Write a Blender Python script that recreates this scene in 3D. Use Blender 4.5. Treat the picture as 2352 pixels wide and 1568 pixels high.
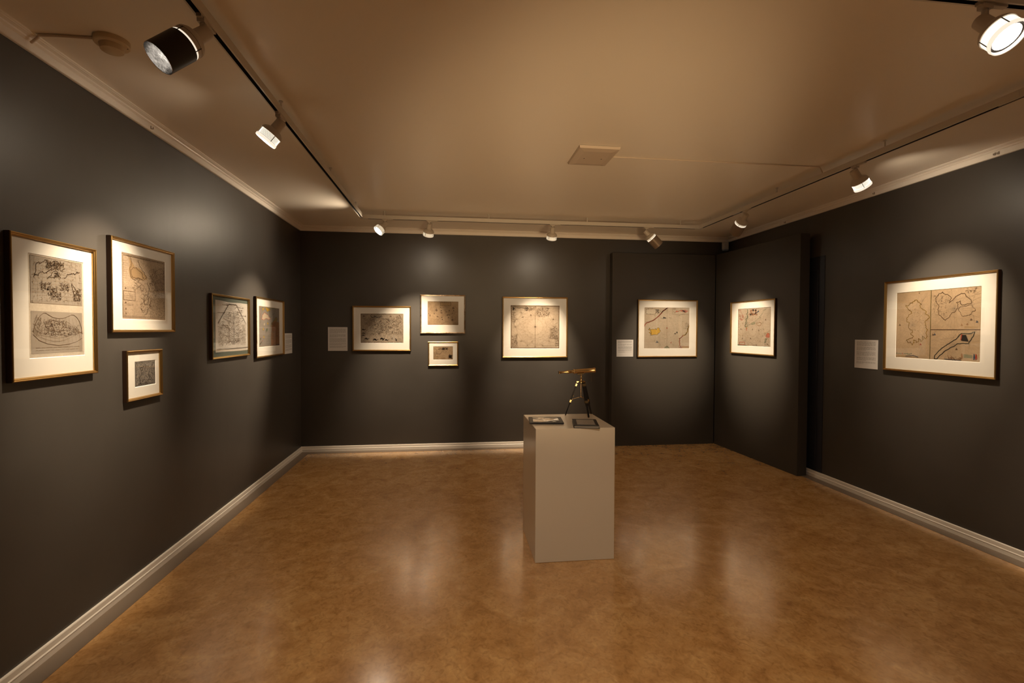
import bpy, bmesh, math, random
from mathutils import Vector, Matrix, noise

S = bpy.context.scene
for o in list(bpy.data.objects):
    bpy.data.objects.remove(o, do_unlink=True)
COL = S.collection
PI = math.pi

# ------------------------------------------------------------------ camera, world, exposure
W, D, H = 5.926, 6.663, 2.952          # room width (x), back wall (y), ceiling (z)
FRONT = -2.2                            # wall behind the camera
CX, CZ, FPX = 1.9546, 1.6, 1122.4
YAW, PITCH, ROLL = 0.122833, -0.021921, 0.00382
cy, sy, cp, sp = math.cos(YAW), math.sin(YAW), math.cos(PITCH), math.sin(PITCH)
fw = Vector((sy*cp, cy*cp, sp)); rt = Vector((cy, -sy, 0)); up = rt.cross(fw)
rt2 = rt*math.cos(ROLL) + up*math.sin(ROLL); up2 = -rt*math.sin(ROLL) + up*math.cos(ROLL)
cam = bpy.data.cameras.new('camera'); camo = bpy.data.objects.new('camera', cam); COL.objects.link(camo)
M = Matrix((rt2, up2, -fw)).transposed().to_4x4(); M.translation = Vector((CX, 0, CZ))
camo.matrix_world = M
cam.sensor_width = 36; cam.lens = FPX/2352*36; cam.clip_start = .02
S.camera = camo
wd = bpy.data.worlds.new('world'); S.world = wd; wd.use_nodes = True
wd.node_tree.nodes['Background'].inputs[0].default_value = (.05, .035, .02, 1)
wd.node_tree.nodes['Background'].inputs[1].default_value = .3
S.view_settings.view_transform = 'Standard'; S.view_settings.look = 'None'
S.view_settings.gamma = 1; S.view_settings.use_curve_mapping = False
S.view_settings.exposure = 0.45
S.cycles.use_denoising = True
S.cycles.max_bounces = 10; S.cycles.diffuse_bounces = 6; S.cycles.glossy_bounces = 4
S.cycles.sample_clamp_indirect = 6
LCOL = (1, .80, .57)
CORE, WIDE = 235.0, 16.0
FILL_UP = 500                                # watts of the added fill lamp for the ceiling
# watts of each lamp's beam and of its spill

# ------------------------------------------------------------------ materials
def mat(name, col, rough=.5, metal=0, spec=.5, emit=None, es=0, **kw):
    m = bpy.data.materials.new(name); m.use_nodes = True
    b = m.node_tree.nodes['Principled BSDF']
    b.inputs['Base Color'].default_value = (*col, 1); b.inputs['Roughness'].default_value = rough
    b.inputs['Metallic'].default_value = metal; b.inputs['Specular IOR Level'].default_value = spec
    if emit: b.inputs['Emission Color'].default_value = (*emit, 1); b.inputs['Emission Strength'].default_value = es
    for k, v in kw.items(): b.inputs[k].default_value = v
    return m
def nodes(m): return m.node_tree, m.node_tree.nodes, m.node_tree.links, m.node_tree.nodes['Principled BSDF']
def noise_node(m, scale, detail=4, sc=(1, 1, 1), dist=0, coord='Object'):
    t, n, l, b = nodes(m)
    tc = n.new('ShaderNodeTexCoord'); mp = n.new('ShaderNodeMapping'); mp.inputs['Scale'].default_value = sc
    nz = n.new('ShaderNodeTexNoise'); nz.inputs['Scale'].default_value = scale; nz.inputs['Detail'].default_value = detail
    nz.inputs['Distortion'].default_value = dist
    l.new(tc.outputs[coord], mp.inputs[0]); l.new(mp.outputs[0], nz.inputs['Vector'])
    return nz
def ramp(m, src, stops):
    t, n, l, b = nodes(m)
    r = n.new('ShaderNodeValToRGB'); l.new(src, r.inputs[0])
    e = r.color_ramp.elements
    e[0].position, e[0].color = stops[0][0], (*stops[0][1], 1); e[1].position, e[1].color = stops[-1][0], (*stops[-1][1], 1)
    for p_, c_ in stops[1:-1]:
        x = e.new(p_); x.color = (*c_, 1)
    return r
def bump(m, src, strength, dist=.002):
    t, n, l, b = nodes(m)
    bp = n.new('ShaderNodeBump'); bp.inputs['Strength'].default_value = strength; bp.inputs['Distance'].default_value = dist
    prev = b.inputs['Normal'].links
    if prev: l.new(prev[0].from_socket, bp.inputs['Normal'])
    l.new(src, bp.inputs['Height']); l.new(bp.outputs[0], b.inputs['Normal'])

m_wall = mat('charcoal_wall_paint', (.05, .042, .035), .42, spec=.55)
nz = noise_node(m_wall, 1.3, 3); r_ = ramp(m_wall, nz.outputs[0], [(.3, (.045, .039, .033)), (.7, (.060, .053, .046))])
m_wall.node_tree.links.new(r_.outputs[0], nodes(m_wall)[3].inputs['Base Color'])
bump(m_wall, noise_node(m_wall, 260, 2).outputs[0], .25, .0006)
bump(m_wall, noise_node(m_wall, 2.2, 3, (1, 1, .35), .6).outputs[0], .5, .006)
m_panel = mat('dark_panel_paint', (.052, .045, .037), .6, spec=.3)
bump(m_panel, noise_node(m_panel, 300, 2).outputs[0], .2, .0005)
m_ceil = mat('white_ceiling_paint', (.86, .79, .69), .36, spec=.5)
bump(m_ceil, noise_node(m_ceil, 220, 2).outputs[0], .2, .0006)
bump(m_ceil, noise_node(m_ceil, 2.0, 2).outputs[0], .3, .004)
m_trim = mat('cream_trim_paint', (.86, .80, .72), .38)
m_border = mat('grey_brown_linoleum_border', (.20, .15, .11), .38)
m_track = mat('ivory_track_enamel', (.62, .58, .52), .35)
m_slot = mat('black_track_slot', (.012, .010, .009), .5)
m_lamp = mat('ivory_lamp_enamel', (.55, .49, .42), .42)
m_snoot = mat('bronze_barrel_paint', (.25, .19, .14), .42, metal=.3)
m_snoot_dark = mat('brown_black_barrel_paint', (.035, .027, .02), .4, spec=.3)
m_inner = mat('bright_reflector', (.42, .41, .40), .22, metal=1)
bump(m_inner, noise_node(m_inner, 30, 3).outputs[0], .8, .004)
m_lens = mat('lit_lamp_glass', (1, 1, 1), .3, emit=(1, .92, .82), es=14)
m_lens_deep = mat('deep_set_lamp_glass', (1, 1, 1), .3, emit=(1, .92, .82), es=2.2)
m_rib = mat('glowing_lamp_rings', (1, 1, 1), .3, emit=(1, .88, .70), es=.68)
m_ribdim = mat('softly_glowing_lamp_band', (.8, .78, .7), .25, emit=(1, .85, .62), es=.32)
m_dark = mat('dark_gap_metal', (.05, .035, .025), .5)
m_brass = mat('gilt_frame_metal', (.62, .40, .15), .28, metal=1)
bump(m_brass, noise_node(m_brass, 60, 2).outputs[0], .1, .0005)
m_brassd = mat('dull_gilt_frame_metal', (.42, .26, .09), .34, metal=1)
m_champ = mat('worn_champagne_frame_metal', (.66, .52, .36), .30, metal=1)
nz = noise_node(m_champ, 9, 4, (1, 1, 1), 1); r_ = ramp(m_champ, nz.outputs[0], [(.38, (.36, .24, .13)), (.6, (.74, .6, .44))])
m_champ.node_tree.links.new(r_.outputs[0], nodes(m_champ)[3].inputs['Base Color'])
m_edge = mat('red_brown_frame_side', (.05, .022, .010), .5, metal=.3)
m_mat = mat('cream_mount_board', (.62, .59, .53), .8, spec=.2)
m_bevel = mat('white_mount_bevel', (.95, .92, .86), .8, spec=.2)
m_matdark = mat('green_grey_mount_board', (.085, .10, .08), .8, spec=.2)
m_label = mat('pale_text_card', (.62, .60, .58), .6)
m_text = mat('grey_printed_text', (.10, .095, .09), .7)
m_plinth = mat('off_white_plinth_paint', (.76, .68, .56), .24, spec=1.0)
bump(m_plinth, noise_node(m_plinth, 120, 2).outputs[0], .2, .0006)
m_plastic = mat('yellowed_white_plastic', (.62, .50, .33), .45)
m_white = mat('white_plastic', (.68, .64, .58), .45)
m_cable = mat('painted_cable_cover', (.60, .50, .40), .5)
m_steel = mat('small_steel_hook', (.35, .30, .25), .35, metal=1)
m_tbrass = mat('polished_brass', (.52, .36, .17), .27, metal=1)
m_wood = mat('black_lacquered_wood', (.010, .008, .008), .5, spec=.3)
m_book = mat('black_leatherette', (.02, .017, .018), .42)
m_page = mat('grey_label_plate', (.30, .27, .24), .45)
m_door = mat('navy_black_door_paint', (.016, .018, .026), .45)

# wavy laminated photograph: dark base with a clear glossy skin
m_lam = mat('wavy_glossy_film', (.34, .31, .29), .07, spec=1.0, metal=.8)
bump(m_lam, noise_node(m_lam, 5, 1, (1, 1.6, 1), .8).outputs[0], .8, .02)

# linoleum
m_floor = mat('marbled_ochre_linoleum', (.40, .22, .08), .27, spec=.8, **{'Coat Weight': .8, 'Coat Roughness': .21, 'Coat IOR': 1.75})
t, n, l, b = nodes(m_floor)
n1 = noise_node(m_floor, 5, 8, (1, 1, 1), 1.2); n2 = noise_node(m_floor, 34, 9, (1, .8, 1), 1.2); n3 = noise_node(m_floor, 1.0, 3)
r1 = ramp(m_floor, n1.outputs[0], [(.3, (.52, .265, .082)), (.5, (.64, .35, .122)), (.7, (.74, .44, .175))])
r2 = ramp(m_floor, n2.outputs[0], [(.30, (.70, .64, .58)), (.47, (.95, .94, .93)), (.60, (1.05, 1.05, 1.05)), (.78, (1.25, 1.3, 1.35))])
mx = n.new('ShaderNodeMix'); mx.data_type = 'RGBA'; mx.blend_type = 'MULTIPLY'; mx.inputs[0].default_value = .8
l.new(r1.outputs[0], mx.inputs[6]); l.new(r2.outputs[0], mx.inputs[7]); l.new(mx.outputs[2], b.inputs['Base Color'])
r3 = n.new('ShaderNodeMapRange'); r3.inputs['To Min'].default_value = .13; r3.inputs['To Max'].default_value = .20
l.new(n3.outputs[0], r3.inputs[0]); l.new(r3.outputs[0], b.inputs['Roughness'])
bump(m_floor, n2.outputs[0], .05, .0006)
bump(m_floor, noise_node(m_floor, 3.5, 3).outputs[0], .22, .003)

# picture glass: clear sheet that reflects at its surface
m_glass = bpy.data.materials.new('picture_glass'); m_glass.use_nodes = True
t = m_glass.node_tree; t.nodes.clear()
o_ = t.nodes.new('ShaderNodeOutputMaterial'); mxs = t.nodes.new('ShaderNodeMixShader')
tr = t.nodes.new('ShaderNodeBsdfTransparent'); gl = t.nodes.new('ShaderNodeBsdfGlossy'); gl.inputs['Roughness'].default_value = .015
lw = t.nodes.new('ShaderNodeLayerWeight'); lw.inputs[0].default_value = .5
pw_ = t.nodes.new('ShaderNodeMath'); pw_.operation = 'POWER'; pw_.inputs[1].default_value = 5
ma_ = t.nodes.new('ShaderNodeMath'); ma_.operation = 'MULTIPLY_ADD'; ma_.inputs[1].default_value = .9; ma_.inputs[2].default_value = .065
t.links.new(lw.outputs['Facing'], pw_.inputs[0]); t.links.new(pw_.outputs[0], ma_.inputs[0]); t.links.new(ma_.outputs[0], mxs.inputs[0]); t.links.new(tr.outputs[0], mxs.inputs[1]); t.links.new(gl.outputs[0], mxs.inputs[2])
t.links.new(mxs.outputs[0], o_.inputs[0])

def paper(name, a, b_, scale=6, fine=.25):
    a = tuple(x*.58 for x in a); b_ = tuple(x*.56 for x in b_)
    m = mat(name, a, .85, spec=.15)
    t, n, l, bs = nodes(m)
    nn = noise_node(m, scale, 5, (1, 1, 1), .6); rr = ramp(m, nn.outputs[0], [(.3, b_), (.68, a)])
    nf = noise_node(m, 95, 6, (1, 1, 1), 1.5); rf = ramp(m, nf.outputs[0], [(.35, (1-fine,)*3), (.6, (1, 1, 1))])
    x = n.new('ShaderNodeMix'); x.data_type = 'RGBA'; x.blend_type = 'MULTIPLY'; x.inputs[0].default_value = 1
    l.new(rr.outputs[0], x.inputs[6]); l.new(rf.outputs[0], x.inputs[7]); l.new(x.outputs[2], bs.inputs['Base Color'])
    return m
INKS = {}
def ink_mat(c):
    if c not in INKS:
        INKS[c] = mat('print_' + c, tuple(v*(.42 if c == 'cream' else .62 if c in ('pink', 'yellow', 'red', 'rust', 'cream', 'green', 'sage') else .5) for v in dict(black=(.035, .028, .022), brown=(.17, .10, .055), sepia=(.30, .20, .12), faint=(.50, .37, .24), pale=(.44, .37, .29),
            pink=(.55, .16, .10), red=(.36, .06, .035), yellow=(.55, .34, .06), green=(.09, .14, .085), sage=(.28, .27, .17),
            blue=(.06, .09, .13), olive=(.35, .25, .10), tan=(.50, .33, .17), cream=(.80, .66, .48), sea=(.36, .31, .26), rust=(.33, .17, .08))[c]), .85, spec=.1)
    return INKS[c]

# ------------------------------------------------------------------ object helpers
def tag(o, label=None, cat=None, group=None, kind=None):
    if label: o['label'] = label
    if cat: o['category'] = cat
    if group: o['group'] = group
    if kind: o['kind'] = kind
    return o
def obj(name, me, m, parent=None, smooth=False):
    if isinstance(me, bmesh.types.BMesh):
        bm = me; me = bpy.data.meshes.new(name); bm.to_mesh(me); bm.free()
    for x in (m if isinstance(m, (list, tuple)) else [m]): me.materials.append(x)
    if smooth:
        for p_ in me.polygons: p_.use_smooth = True
        try: me.set_sharp_from_angle(angle=math.radians(38))
        except Exception: pass
    o = bpy.data.objects.new(name, me); COL.objects.link(o)
    if parent: o.parent = parent
    return o
def empty(name, loc=(0, 0, 0), rz=0):
    o = bpy.data.objects.new(name, None); COL.objects.link(o); o.location = loc; o.rotation_euler = (0, 0, rz)
    o.empty_display_size = .05
    return o
def box(bm, x0, x1, y0, y1, z0, z1, mi=0, bev=0):
    vs = [bm.verts.new(p_) for p_ in ((x0,y0,z0),(x1,y0,z0),(x1,y1,z0),(x0,y1,z0),(x0,y0,z1),(x1,y0,z1),(x1,y1,z1),(x0,y1,z1))]
    fs = [bm.faces.new([vs[i] for i in f]) for f in ((0,3,2,1),(4,5,6,7),(0,1,5,4),(1,2,6,5),(2,3,7,6),(3,0,4,7))]
    for f in fs: f.material_index = mi
    if bev:
        es = list({e for f in fs for e in f.edges})
        bmesh.ops.bevel(bm, geom=es, offset=bev, segments=2, affect='EDGES', profile=.5)
    return bm
def BM(): return bmesh.new()
def boxo(name, x0, x1, y0, y1, z0, z1, m, parent=None, bev=0):
    return obj(name, box(BM(), x0, x1, y0, y1, z0, z1, 0, bev), m, parent)
def extrude_profile(prof, p0, p1, e0, e1, side, closed=True):
    """prof: (out, z) points; runs from p0 to p1 (xy), 'side' = unit vector of 'out';
    e0, e1: mitre factors along the run per unit of 'out'."""
    bm = BM(); p0 = Vector(p0); p1 = Vector(p1); d = (p1-p0).normalized(); side = Vector(side)
    A = [bm.verts.new((*(p0+side*o+d*o*e0), z)) for o, z in prof]
    B = [bm.verts.new((*(p1+side*o-d*o*e1), z)) for o, z in prof]
    n_ = len(prof)
    for i in range(n_ if closed else n_-1):
        j = (i+1) % n_
        bm.faces.new((A[i], A[j], B[j], B[i]))
    if closed:
        bm.faces.new(A[::-1]); bm.faces.new(B)
    bmesh.ops.recalc_face_normals(bm, faces=bm.faces)
    return bm
def frame_of(a):
    a = Vector(a).normalized(); h = Vector((0, 0, 1)) if abs(a.z) < .95 else Vector((1, 0, 0))
    u = a.cross(h).normalized(); v = u.cross(a).normalized()
    return a, u, v
def lathe(bm, prof, origin, axis, seg=32, mi=0, caps=False):
    """prof: (distance along axis, radius)"""
    a, u, v = frame_of(axis); o = Vector(origin); rings = []
    for t_, r in prof:
        if r < 1e-6: rings.append([bm.verts.new(o+a*t_)]); continue
        rings.append([bm.verts.new(o+a*t_+(u*math.cos(2*PI*k/seg)+v*math.sin(2*PI*k/seg))*r) for k in range(seg)])
    for A, B in zip(rings, rings[1:]):
        for k in range(seg):
            j = (k+1) % seg
            if len(A) == 1 and len(B) == 1: continue
            q = [A[0], B[k], B[j]] if len(A) == 1 else ([A[k], B[0], A[j]] if len(B) == 1 else [A[k], B[k], B[j], A[j]])
            bm.faces.new(q).material_index = mi
    if caps:
        for R in (rings[0], rings[-1]):
            if len(R) > 2: bm.faces.new(R).material_index = mi
    return bm
def tube(bm, p0, p1, r0, r1=None, seg=12, mi=0):
    p0 = Vector(p0); p1 = Vector(p1); r1 = r0 if r1 is None else r1
    L = (p1-p0).length
    return lathe(bm, [(0, 0), (0, r0), (L, r1), (L, 0)], p0, p1-p0, seg, mi)
def fix(bm):
    bmesh.ops.recalc_face_normals(bm, faces=bm.faces); return bm
def obox(bm, c, a, u, v, la, lu, lv, mi=0):
    """oriented box centred at c with half sizes"""
    c = Vector(c); vs = []
    for i in (-1, 1):
        for j in (-1, 1):
            for k in (-1, 1): vs.append(bm.verts.new(c+a*la*i+u*lu*j+v*lv*k))
    for f in ((0,1,3,2),(4,6,7,5),(0,4,5,1),(2,3,7,6),(0,2,6,4),(1,5,7,3)): bm.faces.new([vs[i] for i in f]).material_index = mi
    return bm

# ------------------------------------------------------------------ the room
def struct(name, bm, m): return tag(obj(name, bm, m), kind='structure')
T = .15
struct('floor', box(BM(), -T, W+T, FRONT-T, D+T, -.1, 0), m_floor)
struct('ceiling', box(BM(), -T, W+T, FRONT-T, D+T, H, H+.1), m_ceil)
struct('wall_left', box(BM(), -T, 0, FRONT, D, 0, H), m_wall)
struct('wall_right', box(BM(), W, W+T, FRONT, D, 0, H), m_wall)
struct('wall_back', box(BM(), -T, W+T, D, D+T, 0, H), m_wall)
struct('wall_front', box(BM(), -T, W+T, FRONT-T, FRONT, 0, H), m_wall)
HC = 2.887
# cornice profile (out from wall, z), from bottom front up to the ceiling
corn = [(0, HC), (.012, HC), (.016, HC+.003), (.017, HC+.036), (.0155, HC+.040), (.028, HC+.046), (.031, HC+.052), (.045, HC+.0555),
        (.050, HC+.055), (.052, HC+.058), (.057, HC+.0585), (.060, HC+.061), (.060, H), (0, H)]
base = [(0, 0), (.015, 0), (.015, .032), (.017, .035), (.015, .038), (.012, .041), (.012, .067), (.010, .0715), (0, .0726)]
bord = [(.004, 0.0002), (.115, .0002), (.115, .0018), (.004, .0018)]
runs = {'left': ((0, FRONT), (0, D), (1, 0)), 'back': ((0, D), (W, D), (0, -1)), 'right': ((W, FRONT), (W, D), (-1, 0)), 'front': ((0, FRONT), (W, FRONT), (0, 1))}
i = 1
for side_, (a_, b_, s_) in runs.items():
    struct('trim_%d' % i, extrude_profile(corn, a_, b_, 1, 1, s_), m_trim); i += 1
for side_, (a_, b_, s_) in runs.items():
    if side_ == 'back': a_, b_ = (0, D), (4.158, D)
    if side_ == 'right': a_, b_ = (W, FRONT), (W, 5.35)
    struct('baseboard_' + side_, extrude_profile(base, a_, b_, 1, 0 if side_ in ('back', 'right') else 1, s_), m_trim)
    struct('trim_%d' % i, extrude_profile(bord, a_, b_, 1, 0 if side_ in ('back', 'right') else 1, s_), m_border); i += 1

# dark door half hidden behind the right display panel
d1 = tag(empty('door_1', (W, 5.22, .0)), kind='structure')
obj('door_leaf', box(BM(), -.007, -.001, -.42, .40, .075, 2.42, 0, .002), m_door, d1)
for z0, z1 in ((.2, .78), (.9, 2.28)):
    obj('door_panel', box(BM(), -.012, -.006, -.33, .31, z0, z1, 0, .003), m_door, d1)
bm = BM(); tube(bm, (-.007, -.195, 1.146), (-.03, -.195, 1.146), .008); box(bm, -.036, -.026, -.205, -.185, 1.12, 1.172, 0, .003)
obj('door_handle', fix(bm), m_tbrass, d1)

# display panels in the far corner
pa = boxo('display_panel', 4.158, 5.668, 6.548, 6.661, 0, 2.683, m_panel, bev=.002)
tag(pa, 'wide dark display panel against the back wall carrying the yellow island chart', 'panel')
bm = BM()
q = [(5.675, 6.545), (5.757, 4.96), (5.876, 4.966), (5.800, 6.655)]
vb = [bm.verts.new((*p_, 0)) for p_ in q]; vt = [bm.verts.new((*p_, 2.685)) for p_ in q]
bm.faces.new(vb[::-1]); bm.faces.new(vt)
for k in range(4): bm.faces.new((vb[k], vb[(k+1) % 4], vt[(k+1) % 4], vt[k]))
fix(bm); bmesh.ops.bevel(bm, geom=list(bm.edges), offset=.002, segments=1, affect='EDGES')
tag(obj('display_panel', bm, m_panel), 'dark display panel standing angled along the right wall with open end edge', 'panel')

# ------------------------------------------------------------------ lighting track
TB, TT, TW = 2.860, 2.903, .018
XL, YB, XR, YF = .951, 5.718, 4.985, 1.667
prof_c = [(-TW, TB), (-.010, TB), (-.010, TB+.002), (-.009, TB+.026), (.009, TB+.026), (.010, TB+.002), (.010, TB), (TW, TB), (TW, TT-.003), (TW-.003, TT), (-TW+.003, TT), (-TW, TT-.003)]
def rail(parent, p0, p1, e0, e1, side):
    bm = extrude_profile(prof_c, p0, p1, e0, e1, side)
    for f in bm.faces:
        c = f.calc_center_median(); s2 = Vector((*side, 0)); off = (c-Vector((*p0, 0))).dot(s2)
        if len(f.verts) == 4 and abs(off) < .0101 and c.z < TT-.01: f.material_index = 1
    return obj('rail', bm, [m_track, m_slot], parent)
def hanger(parent, x, y):
    bm = BM(); tube(bm, (x, y, TT-.002), (x, y, H-.004), .005); lathe(bm, [(0, .0), (0, .013), (.006, .011), (.006, 0)], (x, y, H-.006), (0, 0, 1), 16)
    return obj('hanger', fix(bm), m_track, parent)
def joint(parent, x0, x1, y0, y1):
    return obj('corner_joint', box(BM(), x0, x1, y0, y1, TB-.001, TT+.001, 0, .002), m_track, parent)
trk = tag(empty('ceiling_track', (2.9, YB, TT)), 'long ivory light track hung below the ceiling along left, back and right walls', 'track')
def P(o, parent):          # keep a part built in world space under a parent that is not at the origin
    o.matrix_parent_inverse = Matrix.LocRotScale(parent.location, parent.rotation_euler, None).inverted(); return o
P(rail(trk, (XL, FRONT+.3), (XL, YB-.05), 0, 0, (1, 0)), trk)
P(rail(trk, (XL+.05, YB), (XR-.05, YB), 0, 0, (0, -1)), trk)
P(rail(trk, (XR, FRONT+.3), (XR, YB-.05), 0, 0, (-1, 0)), trk)
for xx, s1 in ((XL, 1), (XR, -1)):
    bm = BM(); box(bm, xx-TW-.001, xx+TW+.001, YB-.06, YB+TW+.001, TB-.001, TT+.001)
    box(bm, min(xx, xx+s1*.06), max(xx, xx+s1*.06), YB-TW-.001, YB+TW+.0012, TB-.0012, TT+.0012)
    P(obj('corner_joint', bm, m_track, trk), trk)
for x, y in ((XL, .4), (XL, 1.75), (XL, 3.066), (XL, 4.259), (XL, 5.35), (1.195, YB), (2.384, YB), (3.561, YB), (4.731, YB), (XR, 5.489), (XR, 4.281), (XR, 3.127), (XR, 1.9), (XR, .5)):
    P(hanger(trk, x, y), trk)
for y in (4.95, 2.35):
    P(obj('rail_coupler', box(BM(), XR-TW-.0015, XR+TW+.0015, y-.06, y+.06, TB+.004, TT-.004, 0, .001), m_track, trk), trk)
ft = tag(empty('ceiling_track', (4.0, YF, TT)), 'short light track crossing the ceiling at top right, nearest the camera', 'track')
P(rail(ft, (XL+.03, YF), (XR-.06, YF), 0, 0, (0, -1)), ft)
P(obj('corner_joint', box(BM(), XR-.07, XR-TW-.002, YF-TW-.001, YF+TW+.001, TB-.001, TT+.001), m_track, ft), ft)
for x in (1.3, 2.4, 3.4, 4.6): P(hanger(ft, x, YF), ft)

# ------------------------------------------------------------------ spotlights
def spotlight(label, x, y, aim, along, kind='open', power=1.0, core=1.0, wide=1.0, drop=.062, snoot_mat=None, dimrib=False, beam=42, side=0):
    r = tag(empty('spotlight', (x, y, TB)), label, 'spotlight', 'spotlights hung from the ceiling tracks')
    al = Vector((*along, 0)).normalized(); ac = Vector((-al.y, al.x, 0)); Z = Vector((0, 0, 1))
    bm = BM(); obox(bm, al*.028+Z*-.002, al, ac, Z, .062, .0095, .007); obox(bm, Z*-.012, al, ac, Z, .020, .014, .009)
    obj('track_adapter', fix(bm), m_lamp, r)
    piv = Vector((0, 0, -drop)); a = (Vector(aim)-Vector((x, y, TB))-piv).normalized()
    bm = BM(); tube(bm, (0, 0, -.012), (0, 0, -drop+.012), .0105, .0125, 16)
    lathe(bm, [(-.016, 0), (-.016, .013), (.016, .013), (.016, 0)], piv, a.cross(Z).normalized(), 16)
    obj('swivel_arm', fix(bm), m_lamp, r, True)
    bm = BM(); lathe(bm, [(-.030, 0), (-.030, .024), (-.026, .028), (.046, .030), (.046, .0)], piv, a, 28)
    obj('socket_body', fix(bm), m_lamp, r, True)
    bm = BM(); lathe(bm, [(.036, .029), (.040, .040), (.050, .053), (.062, .0605), (.072, .062), (.072, .056), (.060, .054), (.045, .030)], piv, a, 40)
    obj('lamp_cap', fix(bm), m_lamp, r, True)
    bm = BM()
    if kind == 'ribs' or kind == 'open':
        nr = 6 if kind == 'ribs' else 2
        L0, L1 = .073, (.108 if kind == 'ribs' else .098)
        st = (L1-L0)/nr
        for k in range(nr):
            c0 = L0+st*k; w = st*(.46 if kind == 'ribs' else .9); rr = .058
            lathe(bm, [(c0, rr-.003), (c0, rr), (c0+w*.5, rr+.0015), (c0+w, rr), (c0+w, rr-.004)], piv, a, 40)
        obj('glowing_rings', fix(bm), m_ribdim if kind == 'open' else m_rib, r, True)
        bm = BM(); lathe(bm, [(L0-.002, .052), (L1+.008, .052)], piv, a, 32); obj('inner_sleeve', fix(bm), m_dark, r, True)
        au = frame_of(a)
        for k in range(4):
            an = PI/4+k*PI/2; u = au[1]*math.cos(an)+au[2]*math.sin(an)
            obj('strut', fix(obox(BM(), piv+a*(.073+L1+.006)/2+u*.0605, a, u, a.cross(u), (L1+.006-.073)/2+.002, .001, .0016)), m_dark, r)
        e = L1+.006
        bm = BM(); lathe(bm, [(e-.006, .052), (e-.006, .060), (e+.002, .0625), (e+.012, .061), (e+.012, .0565), (e, .055)], piv, a, 40)
        obj('front_rim', fix(bm), m_rib if kind == 'ribs' else m_ribdim, r, True)
        bm = BM(); lathe(bm, [(e+.001, .0462), (e+.005, .030), (e+.006, 0)], piv, a, 36); obj('lens', fix(bm), m_lens, r, True)
        bm = BM(); lathe(bm, [(e+.0005, .0462), (e-.002, .050), (e+.001, .0562)], piv, a, 36); obj('lens_seat', fix(bm), m_dark, r, True)
        lp = e+.016
    else:
        for c0, w, mm in ((.073, .017, m_lamp if dimrib else m_ribdim), (.0915, .004 if dimrib else .007, m_rib)):
            bm = BM(); lathe(bm, [(c0, .056), (c0, .060), (c0+w*.5, .0612), (c0+w, .060), (c0+w, .056)], piv, a, 40)
            obj('glowing_ring', fix(bm), mm, r, True)
        bm = BM(); lathe(bm, [(.071, .055), (.101, .055)], piv, a, 32); obj('inner_sleeve', fix(bm), m_dark, r, True)
        au = frame_of(a)
        for k in range(4):
            an = PI/4+k*PI/2; u = au[1]*math.cos(an)+au[2]*math.sin(an)
            obj('strut', fix(obox(BM(), piv+a*.087+u*.0615, a, u, a.cross(u), .016, .001, .0014)), m_dark, r)
        e = .100; L = .120
        bm = BM(); lathe(bm, [(e, .055), (e, .0625), (e+.006, .0625), (e+L, .0615)], piv, a, 44)
        obj('barrel', fix(bm), snoot_mat or m_snoot, r, True)
        bm = BM(); lathe(bm, [(e+L, .0615), (e+L+.001, .0605), (e+L, .0595), (e+.002, .0595)], piv, a, 44); obj('barrel_lining', fix(bm), m_inner, r, True)
        bm = BM(); lathe(bm, [(e+.002, .059), (e+.010, .035), (e+.012, 0)], piv, a, 36); obj('lens', fix(bm), m_lens_deep if dimrib else m_lens, r, True)
        lp = e+.022
    leak = Vector((a.x, a.y, 0)).normalized()+Vector((0, 0, .03)); leak.normalize()
    for nm, pw, ang, rad in (('beam', CORE*core, beam, .035), ('spill', WIDE*wide, 150, .045), ('leak', WIDE*side, 95, .05)):
        if pw <= 0: continue
        dr_ = leak if nm == 'leak' else a
        ld = bpy.data.lights.new(nm, 'SPOT'); ld.energy = pw*power; ld.color = LCOL; ld.spot_size = math.radians(ang); ld.spot_blend = .9 if nm == 'beam' else 1; ld.shadow_soft_size = rad
        lo = bpy.data.objects.new(nm, ld); COL.objects.link(lo); lo.parent = r
        lo.location = piv+a*(lp-.02)+leak*.072 if nm == 'leak' else piv+a*lp; lo.rotation_euler = (-dr_).to_track_quat('Z', 'Y').to_euler()
    return r

spotlight('large spotlight with dark brown barrel and shiny open mouth at top left', XL, 2.15, (0, 1.32, 1.48), (0, 1), 'snoot', .35, wide=.0, dimrib=True, snoot_mat=m_snoot_dark, drop=.062)
spotlight('ribbed spotlight on the left track glowing with white rings', XL, 3.03, (0, 2.98, 1.55), (0, 1), 'ribs', .95, beam=54, wide=.8, side=.15)
spotlight('spotlight with glowing round face nearest the left end of the back track', 1.20, YB, (0, 4.98, 1.40), (1, 0), 'open', 1.1, beam=46, wide=.9, side=1.1)
spotlight('spotlight pointing down on the back track above the two small stacked maps', 1.70, YB, (1.42, D, 1.28), (1, 0), 'open', 1.05, beam=50, wide=1.0)
spotlight('spotlight pointing down at the middle of the back track above the square sea chart', 3.14, YB, (3.12, D, 1.26), (1, 0), 'open', 1.1, beam=48, wide=1.0)
spotlight('spotlight with bronze barrel tilted to the right on the back track', 4.30, YB, (5.72, 5.74, 1.45), (1, 0), 'snoot', 1.0)
spotlight('spotlight with bronze barrel tilted to the left at the far end of right track', XR, 4.78, (4.93, 6.55, 1.38), (0, -1), 'snoot', .9)
spotlight('ribbed spotlight on the right track leaning toward the three panel chart', XR, 3.38, (W, 3.52, 1.66), (0, -1), 'ribs', .56, beam=56, wide=1, side=.8)
spotlight('bright spotlight facing the camera on the short track at top right', 3.985, YF, (4.28, -.50, 0), (1, 0), 'ribs', .6, beam=75, drop=.075)
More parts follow.
